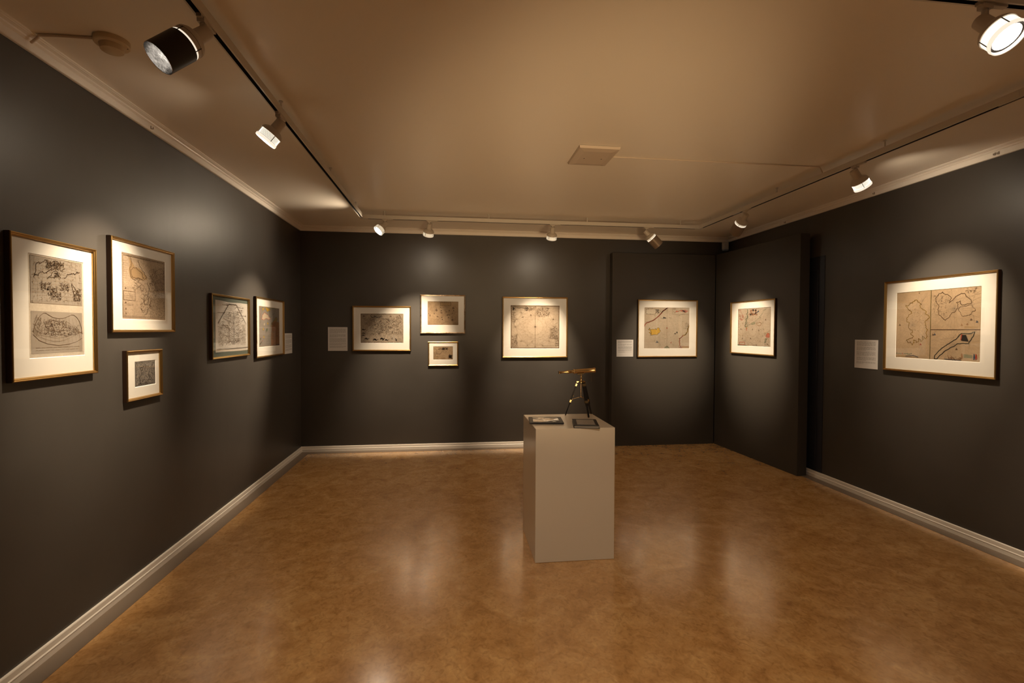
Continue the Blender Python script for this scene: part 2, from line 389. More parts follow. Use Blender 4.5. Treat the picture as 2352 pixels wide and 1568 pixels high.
spotlight('unseen spotlight added above the camera as fill for the middle of the floor', 2.2, .55, (2.5, 2.3, 0), (1, 0), 'open', .36, beam=94, wide=.4)  # added out of view to lift the floor and its bounce
ft2 = tag(empty('ceiling_track', (3.0, .55, TT)), 'unseen short track added above the camera to carry the fill spotlight', 'track')  # unseen track, put in only to hold the added spotlight
P(rail(ft2, (XL+.03, .55), (XR-.06, .55), 0, 0, (0, -1)), ft2)
for x in (1.4, 3.0, 4.5): P(hanger(ft2, x, .55), ft2)
# lamps of the same track beyond the picture's edge; rear one added as fill
spotlight('spotlight on the right track just outside the picture beside the top right corner', XR, 1.75, (W, 2.2, 1.3), (0, -1), 'open', 1.0)
spotlight('unseen spotlight added on the right track behind the camera as fill', XR, -.6, (W, -.6, 1.6), (0, -1), 'open', 1.0)

# unseen fill lamp added on a stand behind the camera to brighten the ceiling
ul = tag(empty('fill_lamp', (2.6, -1.7, 0)), 'unseen floor lamp added behind the camera as ceiling fill', 'fill lamp')
obj('base', fix(lathe(BM(), [(0, 0), (0, .14), (.015, .14), (.02, .12), (.02, 0)], (0, 0, 0), (0, 0, 1), 32)), m_track, ul, True)
obj('pole', fix(tube(BM(), (0, 0, .02), (0, 0, .42), .014)), m_track, ul, True)
ua = (Vector((2.95, 4.9, 2.95))-Vector((2.6, -1.7, .5))).normalized()
obj('lamp_shade', fix(lathe(BM(), [(-.10, 0), (-.10, .06), (-.02, .16), (.02, .18), (.02, .175), (-.02, .155), (-.09, .055)], (0, 0, .5), ua, 36)), m_track, ul, True)
ld = bpy.data.lights.new('wash', 'SPOT'); ld.energy = FILL_UP; ld.color = (1, .68, .36); ld.spot_size = math.radians(36); ld.spot_blend = 1; ld.shadow_soft_size = .17
lo = bpy.data.objects.new('wash', ld); COL.objects.link(lo); lo.parent = ul; lo.location = Vector((0, 0, .5))+ua*.03; lo.rotation_euler = (-ua).to_track_quat('Z', 'Y').to_euler()

# ------------------------------------------------------------------ small ceiling and cornice things
sd = tag(empty('smoke_detector', (.375, 2.53, H)), 'round yellowed smoke detector on the ceiling at top left', 'smoke detector')
obj('mounting_base', fix(lathe(BM(), [(0, .070), (-.022, .070), (-.026, .066), (-.026, 0)], (0, 0, 0), (0, 0, 1), 40)), m_plastic, sd, True)
obj('sensor_head', fix(lathe(BM(), [(-.026, .050), (-.034, .048), (-.050, .045), (-.053, .041), (-.053, 0)], (0, 0, 0), (0, 0, 1), 40)), m_plastic, sd, True)
bm = BM(); tube(bm, (.055, .02, -.027), (.055, .02, -.024), .003); obj('indicator_dot', fix(bm), m_dark, sd)
bm = BM(); pts = [(.312, 2.512), (.16, 2.513), (.075, 2.52), (.062, 2.53), (.030, 2.535)]
zz = [H-.006, H-.006, H-.006, H-.012, HC+.03]
for k in range(4): tube(bm, (*pts[k], zz[k]), (*pts[k+1], zz[k+1]), .006, seg=10)
tag(obj('cable_cover', fix(bm), m_cable), 'thin painted cable from left cornice to the round smoke detector', 'cable')
cpx, cpy = 3.03, 3.675
pl = tag(empty('ceiling_plate', (cpx, cpy, H), 0), 'square cream cover plate on the middle of the ceiling', 'plate')
bm = BM(); rim = .155
v0 = [bm.verts.new((sx*.155, sy_*.185, -.002)) for sx, sy_ in ((-1,-1),(1,-1),(1,1),(-1,1))]
v1 = [bm.verts.new((sx*.150, sy_*.180, -.020)) for sx, sy_ in ((-1,-1),(1,-1),(1,1),(-1,1))]
v2 = [bm.verts.new((sx*.105, sy_*.130, -.027)) for sx, sy_ in ((-1,-1),(1,-1),(1,1),(-1,1))]
bm.faces.new(v2)
for A, B in ((v0, v1), (v1, v2)):
    for k in range(4): bm.faces.new((A[k], A[(k+1) % 4], B[(k+1) % 4], B[k]))
obj('cover', fix(bm), m_cable, pl)
for sx in (-1, 1):
    obj('screw_hole', fix(tube(BM(), (sx*.068, .012, -.0280), (sx*.068, .012, -.0265), .005)), m_slot, pl)
bm = BM(); tube(bm, (3.187, 3.688, H-.005), (4.935, 3.685, H-.005), .0045, seg=8); tube(bm, (4.935, 3.685, H-.005), (4.975, 3.70, TT+.004), .0045, seg=8)
tag(obj('cable_cover', fix(bm), m_cable), 'long thin ceiling cable from the square plate to the right track', 'cable')
sb = tag(empty('motion_sensor', (5.847, 6.61, 2.755)), 'small white sensor box in the far right corner under the cornice', 'sensor')
obj('housing', box(BM(), -.037, .037, -.03, .03, .02, .130, 0, .006), m_white, sb)
obj('sensor_window', box(BM(), -.033, .033, -.034, .026, .002, .022, 0, .004), mat('blue_grey_window', (.30, .33, .38), .3), sb)
for (x, y, s_), lb in (((.0165, 3.462, 1), 'small picture hook on the left cornice'), ((W-.0165, 4.185, -1), 'small picture hook on the right cornice near the ribbed spotlight'),
                   ((W-.0165, 3.14, -1), 'small double picture hook at the right edge of the right cornice'), ((W-.0165, 5.424, -1), 'small picture hook on the right cornice near the far corner')):
    bm = BM()
    for dy in ((-.012, .012) if 'double' in lb else (0,)):
        obox(bm, (s_*.001, dy, .004), Vector((1, 0, 0)), Vector((0, 1, 0)), Vector((0, 0, 1)), .001, .004, .010)
        obox(bm, (s_*.008, dy, -.005), Vector((1, 0, 0)), Vector((0, 1, 0)), Vector((0, 0, 1)), .007, .004, .001)
        obox(bm, (s_*.015, dy, .000), Vector((1, 0, 0)), Vector((0, 1, 0)), Vector((0, 0, 1)), .001, .004, .006)
    ho = obj('picture_hook', fix(bm), m_steel); ho.location = (x, y, 2.905); tag(ho, lb, 'hook')

# ------------------------------------------------------------------ prints
class Ink:
    """flat print on a sheet: strips, dots and filled shapes in sheet units (0..w, 0..h metres)"""
    def __init__(s, w, h, seed): s.w, s.h, s.L, s.r = w, h, {}, random.Random(seed)
    def _g(s, c): return s.L.setdefault(c, ([], []))
    def P(s, p): return (p[0]*s.w, p[1]*s.h)
    def line(s, pts, c='black', t=.0012, closed=False, raw=False):
        V, F = s._g(c); q = [p if raw else s.P(p) for p in pts]
        if closed: q.append(q[0])
        for a, b in zip(q, q[1:]):
            dx, dy = b[0]-a[0], b[1]-a[1]; L = math.hypot(dx, dy)
            if L < 1e-6: continue
            nx, ny = -dy/L*t/2, dx/L*t/2; ex, ey = dx/L*t*.3, dy/L*t*.3; k = len(V)
            V += [(a[0]-ex+nx, a[1]-ey+ny), (a[0]-ex-nx, a[1]-ey-ny), (b[0]+ex-nx, b[1]+ey-ny), (b[0]+ex+nx, b[1]+ey+ny)]; F.append((k, k+1, k+2, k+3))
    def poly(s, pts, c, raw=False):
        V, F = s._g(c); k = len(V); V += [p if raw else s.P(p) for p in pts]; F.append(tuple(range(k, k+len(pts))))
    def dot(s, p, r, c='black', n=8, jit=0):
        x, y = s.P(p); s.poly([(x+math.cos(2*PI*k/n)*r*(1+s.r.uniform(-jit, jit)), y+math.sin(2*PI*k/n)*r*(1+s.r.uniform(-jit, jit))) for k in range(n)], c, True)
    def frac(s, pts, depth=4, amp=.16, closed=False):
        q = list(pts) + ([pts[0]] if closed else [])
        for d in range(depth):
            o = [q[0]]
            for a, b in zip(q, q[1:]):
                L = math.hypot(b[0]-a[0], b[1]-a[1]); k = s.r.uniform(-amp, amp)
                o += [((a[0]+b[0])/2-(b[1]-a[1])*k, (a[1]+b[1])/2+(b[0]-a[0])*k), b]
            q = o
        return q[:-1] if closed else q
    def coast(s, pts, c='black', t=.0014, depth=4, amp=.2, closed=False, wash=None, wt=.006):
        q = s.frac(pts, depth, amp, closed)
        if wash: s.line(q, wash, wt, closed)
        s.line(q, c, t, closed); return q
    def land(s, pts, fill, c='black', t=.0014, depth=3, amp=.2):
        q = s.frac(pts, depth, amp, True); s.poly(q, fill); s.line(q, c, t, True); return q
    def border(s, c='brown', t=.0016, m=.012, double=True):
        for k in ((m, m*2.2) if double else (m,)):
            a, b = k, k*s.w/s.h
            s.line([(a, b), (1-a, b), (1-a, 1-b), (a, 1-b)], c, t, True)
    def ticks(s, c='brown', m=.012, n=60):
        b = m*s.w/s.h
        for k in range(0, n, 2):
            u, v = k/n, (k+1)/n
            for A, B in (((u, b*1.6), (v, b*1.6)), ((u, 1-b*1.6), (v, 1-b*1.6)), ((m*1.6, u), (m*1.6, v)), ((1-m*1.6, u), (1-m*1.6, v))): s.line([A, B], c, m*s.w*.7)
    def rhumb(s, cx, cy, R, c='faint', t=.0007, n=16):
        pts = [(cx+R*math.cos(2*PI*k/n), cy+R*math.sin(2*PI*k/n)*s.w/s.h) for k in range(n)]
        def clip(a, b):
            t0, t1 = 0., 1.; dx, dy = b[0]-a[0], b[1]-a[1]
            for p_, q_ in ((-dx, a[0]-.02), (dx, .98-a[0]), (-dy, a[1]-.02), (dy, .98-a[1])):
                if abs(p_) < 1e-9:
                    if q_ < 0: return None
                    continue
                r = q_/p_
                if p_ < 0: t0 = max(t0, r)
                else: t1 = min(t1, r)
            if t0 >= t1: return None
            return [(a[0]+dx*t0, a[1]+dy*t0), (a[0]+dx*t1, a[1]+dy*t1)]
        for i_ in range(n):
            for st in (2, 3, 5, 6, 8):
                if (st == 8 and i_ >= n//2): continue
                a, b = pts[i_], pts[(i_+st) % n]
                d = (b[0]-a[0], b[1]-a[1]); L = clip((a[0]-d[0]*3, a[1]-d[1]*3), (b[0]+d[0]*3, b[1]+d[1]*3))
                if L and (st != 3 or i_ % 2 == 0): s.line(L, c, t)
        for p_ in pts:
            if .03 < p_[0] < .97 and .03 < p_[1] < .97: s.dot(p_, .0035, 'sepia')
        s.rose(cx, cy, .008)
    def rose(s, x, y, r=.01, c='brown'):
        X, Y = s.P((x, y))
        for k in range(8):
            a = k*PI/4; rr = r*(1.5 if k % 2 == 0 else .8)
            s.poly([(X+math.cos(a)*rr, Y+math.sin(a)*rr), (X+math.cos(a+.5)*r*.4, Y+math.sin(a+.5)*r*.4), (X+math.cos(a-.5)*r*.4, Y+math.sin(a-.5)*r*.4)], c, True)
        s.line([(x, y), (x, y+r*2.2/s.h)], c, r*.25)
    def ship(s, x, y, r=.010, c='black'):
        X, Y = s.P((x, y))
        s.poly([(X-r, Y), (X+r, Y+.1*r), (X+.7*r, Y-.45*r), (X-.7*r, Y-.45*r)], c, True)
        s.poly([(X-.5*r, Y+.15*r), (X+.15*r, Y+.15*r), (X-.05*r, Y+1.5*r)], c, True); s.poly([(X+.2*r, Y+.15*r), (X+.7*r, Y+.15*r), (X+.35*r, Y+1.0*r)], c, True)
    def scrib(s, x0, y0, x1, y1, n, c='brown', t=.0009, size=.02):
        size *= .5
        for _ in range(int(n*1.7)):
            x, y = s.r.uniform(x0, x1), s.r.uniform(y0, y1); a = s.r.uniform(0, 6.28); k = s.r.uniform(.4, 1)*size
            q = [(x, y)]
            for j in range(s.r.randint(2, 5)):
                a += s.r.uniform(-1.1, 1.1); q.append((min(.985, max(.015, q[-1][0]+math.cos(a)*k/3)), min(.985, max(.015, q[-1][1]+math.sin(a)*k/3*s.w/s.h))))
            s.line(q, c, t)
    def hatch(s, x0, y0, x1, y1, n, c='faint', t=.0006, wav=.0):
        for k in range(n):
            y = y0+(y1-y0)*(k+.5)/n; s.line([(x0+(x1-x0)*j/6, y+wav*s.r.uniform(-1, 1)) for j in range(7)], c, t)
    def text(s, x0, y0, x1, y1, n, c='brown', t=.0012):
        for k in range(n):
            y = y1-(y1-y0)*(k+.5)/n; x = x0
            while x < x1-.005:
                w = min(s.r.uniform(.012, .05)*(x1-x0)*3, x1-x); s.line([(x, y), (x+w, y)], c, t); x += w+(x1-x0)*.03
    def cart(s, x0, y0, x1, y1, c='black', t=.0018, fill=None, c2=None, n=26):
        if fill: s.poly([(x0, y0), (x1, y0), (x1, y1), (x0, y1)], fill)
        s.line([(x0, y0), (x1, y0), (x1, y1), (x0, y1)], c, t, True)
        per = [(x0, y0), (x1, y0), (x1, y1), (x0, y1), (x0, y0)]
        for k in range(n):
            f = k/n*4; i_ = int(f); a, b = per[i_], per[i_+1]; g = f-i_; p = (a[0]+(b[0]-a[0])*g, a[1]+(b[1]-a[1])*g)
            s.dot((p[0]+s.r.uniform(-.006, .006), p[1]+s.r.uniform(-.006, .006)), s.r.uniform(.5, 1.5)*t*1.1, c if s.r.random() < .6 or not c2 else c2, 5, .4)
        s.text(x0+(x1-x0)*.14, y0+(y1-y0)*.2, x1-(x1-x0)*.14, y1-(y1-y0)*.2, 3, 'sepia', .0012)
    def beast(s, x, y, r, c='black'):
        X, Y = s.P((x, y)); k = s.r
        ph = k.uniform(0, 6)
        for j in range(14): s.line([(X+(j/14-.5)*2.4*r, Y+math.sin(j*.55+ph)*r*.3), (X+((j+1)/14-.5)*2.4*r, Y+math.sin((j+1)*.55+ph)*r*.3)], c if j % 3 else 'brown', r*(.2+.4*math.sin(PI*(j+.5)/14)), raw=True)
        s.poly([(X+1.2*r, Y), (X+1.7*r, Y+.5*r), (X+1.6*r, Y-.2*r)], c, True)
        for j in range(6): s.line([(X+k.uniform(-1.4, 1.4)*r, Y-.3*r), (X+k.uniform(-1.4, 1.4)*r, Y+k.uniform(-.8, .8)*r)], 'brown', .0010, raw=True)
    def build(s, parent, y):
        order = ['tan', 'sea', 'cream', 'pale', 'sage', 'yellow', 'pink', 'olive', 'rust', 'green', 'faint', 'sepia', 'brown', 'red', 'blue', 'black']
        for c, (V, F) in s.L.items():
            yy = y-.00012*(order.index(c)+1)
            me = bpy.data.meshes.new('ink'); me.from_pydata([(a-s.w/2, yy, b_) for a, b_ in V], [], F)
            dark = c in ('black', 'brown', 'sepia', 'faint')
            o = obj('engraved_lines' if dark else 'hand_colouring', me, ink_mat(c), parent)

def draw_two_worlds(k):
    k.poly([(.03, .53), (.97, .53), (.97, .99), (.03, .99)], 'pale'); k.poly([(.03, .03), (.97, .03), (.97, .45), (.03, .45)], 'pale')
    k.line([(.03, .53), (.97, .53), (.97, .99), (.03, .99)], 'sepia', .0015, True)
    for j in range(12):
        v = .56+j*.035; k.line([(.05+u*.1, v+.05*math.sin(u*.32)*(.4+j*.05)) for u in range(9)], 'faint', .0010)
        k.line([(.06+j*.08, .54), (.10+j*.075, .98)], 'faint', .0009)
    k.coast([(.08, .78), (.12, .90), (.22, .93), (.33, .955), (.48, .965), (.58, .93), (.44, .90), (.34, .86), (.26, .83), (.16, .80)], 'brown', .0028, 4, .25, True)
    k.scrib(.3, .88, .62, .96, 110, 'sepia', .0024, .06)
    k.coast([(.32, .78), (.40, .84), (.50, .86), (.52, .82), (.44, .79)], 'brown', .0026, 4, .2, True); k.scrib(.44, .80, .55, .86, 30, 'sepia', .0022, .04)
    k.coast([(.62, .81), (.72, .855), (.83, .86), (.93, .885)], 'brown', .0034, 4, .25)
    k.coast([(.77, .76), (.84, .70), (.93, .60), (.87, .58), (.80, .66)], 'brown', .0028, 4, .25, True); k.scrib(.8, .58, .95, .70, 60, 'sepia', .0022, .06)
    for c in ((.40, .66), (.28, .70), (.62, .71), (.46, .61)): k.scrib(c[0]-.09, c[1]-.04, c[0]+.09, c[1]+.035, 45, 'brown', .0018, .05)
    k.scrib(.05, .54, .95, .97, 120, 'sepia', .0011, .07)
    # the fan shaped world
    top = [(.06, .25), (.09, .31), (.14, .37), (.19, .41), (.24, .432), (.28, .432), (.33, .415), (.40, .393), (.50, .382), (.60, .387), (.68, .405), (.75, .424), (.80, .425), (.86, .40), (.91, .36), (.95, .29), (.97, .22)]
    bot = [(.06, .22), (.16, .16), (.30, .125), (.50, .105), (.70, .115), (.86, .14), (.96, .175)]
    k.line(top, 'brown', .0022); k.line(bot, 'brown', .0022)
    for j in range(1, 8):
        f = j/8; k.line([(.06+u*.1*.9, (1-f)*(.25+.16*math.sin(PI*(u+.4)/9.8)*(1-.1*math.cos(u*1.3)))+f*(.22-.11*math.sin(PI*u/9.2))) for u in range(11)], 'sepia', .0011)
    for j in range(11): x = .10+j*.083; k.line([(x, .15-.02*math.sin(PI*j/10)), (x+(.5-x)*.22, .39)], 'sepia', .0009)
    k.scrib(.24, .20, .66, .37, 130, 'brown', .0018, .05); k.scrib(.66, .2, .9, .31, 50, 'brown', .0016, .05); k.scrib(.06, .2, .2, .4, 60, 'sepia', .0016, .05)
    k.coast([(.36, .33), (.5, .34), (.62, .32), (.55, .27), (.42, .24), (.40, .30)], 'brown', .0022, 3, .3, True); k.text(.1, .05, .9, .10, 2, 'sepia', .0018)
def draw_north(k):
    k.border('brown', .0013, .014); k.text(.1, .955, .95, .98, 1, 'brown', .0022)
    k.poly([(.15, .97), (.28, .82), (.40, .80), (.55, .70), (.56, .64), (.42, .62), (.30, .63), (.19, .62), (.15, .75), (.18, .85)], 'tan')
    k.coast([(.18, .96), (.22, .86), (.17, .77), (.19, .66), (.29, .60), (.35, .65), (.48, .63), (.55, .68), (.50, .76), (.41, .83), (.35, .93)], 'brown', .002, 3, .22)
    k.coast([(.20, .76), (.25, .80), (.34, .78), (.44, .74), (.48, .66), (.36, .65), (.25, .64)], 'brown', .0018, 3, .25, True)
    k.coast([(.68, .62), (.73, .74), (.80, .83), (.90, .88), (.96, .80)], 'brown', .002, 3, .2)
    k.coast([(.56, .60), (.60, .48), (.56, .38), (.62, .26), (.55, .15), (.48, .06)], 'brown', .002, 4, .3)
    k.scrib(.60, .05, .97, .85, 420, 'brown', .0012, .05); k.scrib(.4, .08, .62, .5, 120, 'brown', .0012, .045)
    k.coast([(.48, .36), (.54, .40), (.58, .34), (.56, .24), (.50, .22)], 'brown', .002, 3, .3, True)
    for c in ((.28, .48), (.36, .55), (.42, .50), (.32, .60)): k.coast([(c[0]-.06, c[1]), (c[0], c[1]+.05), (c[0]+.07, c[1]+.01), (c[0], c[1]-.05)], 'sepia', .0016, 3, .3, True)
    k.cart(.04, .28, .28, .42, 'brown', .0016, None, None, 8)
    for v in (.46, .24, .14, .07): k.ship(.08, v, .007, 'brown')
    k.text(.05, .19, .25, .23, 2, 'sepia'); k.text(.03, .6, .12, .9, 9, 'sepia', .001); k.hatch(.02, .02, .98, .5, 22, 'faint', .0006, .004)
def draw_dense(k):
    k.poly([(.01, .01), (.99, .01), (.99, .99), (.01, .99)], 'sea'); k.border('black', .0012, .03)
    k.scrib(.04, .04, .96, .96, 420, 'black', .0011, .07); k.scrib(.04, .04, .96, .96, 160, 'cream', .0013, .06)
    k.coast([(.3, .1), (.2, .35), (.35, .5), (.25, .7), (.5, .85), (.7, .7), (.6, .45), (.8, .25), (.55, .12)], 'black', .0016, 4, .25, True)
def draw_polygon(k):
    ap = [(.38, .955), (.62, .955), (.93, .575), (.97, .40), (.97, .10)]; lf = [(.38, .955), (.05, .56), (.05, .08)]
    for off in (0, .022):
        k.line([(a, b-off) for a, b in ap[:3]], 'brown', .0016); k.line([(a, b-off) for a, b in lf[:2]], 'brown', .0016)
    k.line([(.38, .955), (.62, .955)], 'black', .004)
    for A, B in (((.38, .945), (.05, .555)), ((.62, .945), (.95, .56))):
        for j in range(0, 34, 2): f, g = j/34, (j+1)/34; k.line([(A[0]+(B[0]-A[0])*f, A[1]+(B[1]-A[1])*f), (A[0]+(B[0]-A[0])*g, A[1]+(B[1]-A[1])*g)], 'black', .005)
    k.line([(.01, .045), (.99, .045)], 'black', .0035); k.line([(.01, .062), (.99, .062)], 'brown', .0012)
    r = k.r
    for s_ in range(34):
        y = .12+s_*.024; n_ = .42-abs(.45-y)*.35; x = .53
        for sg in (-1, 1):
            q = [(x, y)]; a = (0 if sg > 0 else PI)+sg*.5
            for j in range(6): a += r.uniform(-.35, .35); q.append((q[-1][0]+math.cos(a)*n_/6, q[-1][1]+math.sin(a)*n_/6*.55))
            if all(.03 < p[0] < .97 for p in q): k.line(q, 'brown', .0013)
    k.line([(.53, .14), (.535, .5), (.53, .80)], 'black', .005); k.scrib(.36, .12, .72, .78, 330, 'brown', .0013, .05)
    k.scrib(.08, .12, .4, .60, 210, 'sepia', .0013, .06); k.scrib(.66, .12, .94, .55, 120, 'sepia', .0013, .06)
    for (x0, x1, v) in ((.18, .33, .93), (.66, .84, .90), (.05, .24, .77), (.76, .93, .73), (.72, .80, .84)): k.line([(x0, v), (x1, v)], 'brown', .002); k.dot((x1, v), .006, 'brown')
    k.text(.8, .1, .93, .55, 17, 'brown', .0018); k.text(.06, .1, .2, .5, 14, 'sepia', .0014)
    k.coast([(.26, .10), (.36, .17), (.5, .22), (.66, .20), (.8, .12)], 'brown', .002, 3, .3); k.coast([(.28, .72), (.40, .78), (.45, .86)], 'brown', .0014, 3, .2)
def draw_coloured_north(k):
    k.poly([(.02, .02), (.98, .02), (.98, .98), (.02, .98)], 'sea'); k.poly([(.56, .03), (.97, .03), (.97, .62), (.72, .66), (.62, .52), (.56, .3)], 'rust')
    k.land([(.14, .98), (.18, .84), (.24, .96)], 'yellow', 'green', .002); k.land([(.30, .98), (.42, .88), (.52, .90), (.48, .98)], 'yellow', 'green', .002)
    k.land([(.45, .97), (.52, .74), (.60, .78), (.76, .90), (.80, .97)], 'tan', 'green', .003)
    k.land([(.12, .68), (.16, .78), (.24, .84), (.36, .82), (.44, .76), (.54, .72), (.48, .69), (.34, .71), (.24, .67)], 'cream', 'pink', .0045, 3, .15)
    k.coast([(.14, .98), (.10, .80), (.09, .64), (.04, .58)], 'green', .003, 3, .12)
    for c, f in (((.24, .56), 'cream'), ((.20, .44), 'yellow'), ((.40, .58), 'yellow'), ((.22, .24), 'yellow'), ((.32, .40), 'tan'), ((.36, .42), 'green')):
        k.land([(c[0]-.035, c[1]), (c[0], c[1]+.045), (c[0]+.035, c[1]+.01), (c[0]+.01, c[1]-.045)], f, 'green', .0018)
    k.land([(.34, .12), (.40, .26), (.46, .28), (.44, .16), (.50, .10), (.38, .06)], 'tan', 'green', .0025); k.land([(.56, .60), (.68, .66), (.84, .76), (.90, .70), (.76, .60), (.64, .56)], 'olive', 'green', .003)
    k.land([(.56, .28), (.62, .36), (.74, .38), (.80, .26), (.70, .18), (.60, .20)], 'sage', 'green', .003); k.land([(.58, .10), (.68, .14), (.80, .12), (.82, .04), (.60, .04)], 'tan', 'red', .002)
    k.scrib(.58, .18, .95, .62, 230, 'brown', .0014, .05); k.scrib(.58, .3, .78, .6, 60, 'yellow', .0028, .05); k.scrib(.6, .4, .76, .62, 40, 'red', .0022, .04)
    for c in ((.08, .20), (.12, .12), (.05, .08)): k.dot(c, .010, 'green', 6, .5); k.dot((c[0]+.03, c[1]+.03), .006, 'red', 6, .4)
    k.cart(.82, .05, .97, .36, 'brown', .0018, 'olive', None, 6); k.poly([(.82, .02), (.98, .02), (.98, .035), (.82, .035)], 'blue'); k.dot((.86, .26), .008, 'blue'); k.text(.03, .7, .10, .98, 8, 'red', .0016)
    k.scrib(.04, .04, .96, .96, 120, 'brown', .001, .03); k.border('tan', .004, .010, False)
def draw_island(k):
    k.border('sepia', .0012, .008)
    for c in ((.42, .42), (.58, .46), (.35, .62), (.55, .66), (.70, .60), (.82, .50), (.50, .33), (.24, .72), (.72, .76), (.88, .78)):
        for j in range(5):
            rr = .02+j*.022; a0 = k.r.uniform(0, 6.28); k.line(k.frac([(c[0]+math.cos(a0+i_*.5)*rr, c[1]+math.sin(a0+i_*.5)*rr*1.2) for i_ in range(7)], 1, .12), 'brown', .0011)
    k.scrib(.10, .28, .97, .85, 620, 'brown', .0013, .05); k.scrib(.3, .3, .95, .8, 130, 'cream', .0024, .08); k.scrib(.3, .3, .95, .8, 110, 'black', .0016, .04)
    for u in range(3): k.coast([(.58+u*.11, .76), (.62+u*.11, .82), (.66+u*.11, .66), (.62+u*.11, .60)], 'brown', .0016, 3, .2)
    for x, y, r in ((.07, .455, .017), (.07, .335, .015), (.07, .265, .014), (.14, .15, .022), (.34, .12, .024), (.50, .155, .022), (.60, .11, .018)): k.beast(x, y, r)
    for j in range(7): k.dot((.47+j*.011, .13+.03*math.sin(j)), .005, 'black', 6, .3)
    k.dot((.83, .10), .010, 'black', 7, .5); k.dot((.82, .15), .007, 'black', 7, .5); k.dot((.73, .15), .006, 'black'); k.line([(.73, .12), (.73, .20)], 'black', .004)
    k.poly([(.75, .10), (.80, .10), (.80, .26), (.75, .26)], 'pale')
    k.line([(.20, .20), (.24, .30), (.27, .22)], 'brown', .002)
    k.line([(.23, .93), (.27, .87), (.35, .89), (.42, .85), (.48, .92)], 'black', .005); k.scrib(.23, .86, .50, .95, 30, 'black', .0024, .03); k.scrib(.84, .85, .97, .96, 40, 'brown', .002, .03)
    for x in (.08, .70): k.ship(x, .91, .013, 'brown'); k.line([(x-.04, .915), (x+.04, .915)], 'sepia', .002)
    k.text(.03, .02, .97, .045, 1, 'brown', .0024); k.text(.83, .07, .97, .15, 4, 'sepia'); k.text(.03, .06, .2, .09, 2, 'brown', .0016)
def draw_sepia_ships(k):
    k.border('brown', .0013, .008, False); k.cart(.42, .82, .75, .96, 'black', .0022, 'tan', None, 20)
    k.coast([(.04, .92), (.12, .80), (.08, .66), (.22, .55), (.34, .38), (.38, .28)], 'brown', .0012, 4, .2); k.coast([(.14, .70), (.26, .84), (.30, .70), (.20, .60)], 'sepia', .0013, 4, .25, True)
    k.coast([(.06, .12), (.18, .26), (.34, .22), (.46, .28), (.50, .14), (.30, .08)], 'sepia', .0013, 4, .25, True); k.coast([(.44, .04), (.56, .12), (.68, .14), (.80, .06)], 'brown', .0013, 4, .25)
    k.coast([(.96, .88), (.84, .80), (.96, .70)], 'brown', .0012, 3, .2); k.coast([(.88, .28), (.96, .36), (.86, .50), (.97, .58)], 'brown', .0012, 3, .25)
    for x, y in ((.29, .625), (.83, .72), (.80, .225)): k.dot((x, y), .016, 'sepia', 14, .15); k.rose(x, y, .011, 'brown')
    k.line([(.52, .74), (.56, .78), (.62, .78), (.66, .74)], 'brown', .0015); k.line([(.57, .10), (.57, .66)], 'brown', .0016); k.line([(.55, .62), (.59, .62)], 'brown', .0016)
    for x, y in ((.42, .74), (.44, .60), (.46, .51), (.43, .52), (.34, .35), (.31, .36), (.46, .33), (.48, .24), (.63, .42), (.66, .44), (.70, .43), (.80, .50), (.79, .34), (.84, .61), (.70, .61), (.04, .48), (.08, .42), (.08, .38), (.22, .48), (.67, .32), (.60, .56)): k.ship(x, y, .0085, 'black' if k.r.random() < .6 else 'brown')
    k.cart(.84, .03, .98, .10, 'black', .0015, 'tan', None, 6); k.scrib(.03, .04, .97, .30, 90, 'sepia', .0011, .06); k.scrib(.03, .5, .3, .9, 60, 'sepia', .0011, .06); k.scrib(.2, .2, .9, .8, 60, 'faint', .001, .05)
def draw_sepia_small(k):
    k.border('brown', .0012, .014, False)
    k.coast([(.05, .84), (.13, .82), (.16, .60), (.20, .45), (.30, .42), (.38, .48), (.44, .62), (.50, .66), (.70, .68), (.84, .86)], 'black', .0018, 4, .2)
    k.coast([(.02, .56), (.07, .60), (.05, .46), (.12, .42), (.20, .44)], 'brown', .0015, 3, .25)
    k.scrib(.44, .74, .72, .90, 60, 'black', .0022, .06); k.scrib(.24, .76, .44, .86, 18, 'brown', .002, .05); k.cart(.50, .48, .72, .62, 'sepia', .0012, None, None, 4)
    k.scrib(.78, .10, .95, .36, 80, 'black', .002, .07); k.ship(.86, .22, .020, 'brown'); k.ship(.10, .35, .006); k.ship(.82, .40, .006)
    k.cart(.06, .08, .24, .26, 'black', .0015, 'tan', None, 10); k.cart(.40, .06, .62, .17, 'brown', .0012, 'tan', None, 4); k.text(.3, .27, .68, .32, 1, 'sepia'); k.scrib(.1, .4, .4, .7, 30, 'sepia', .001, .06)
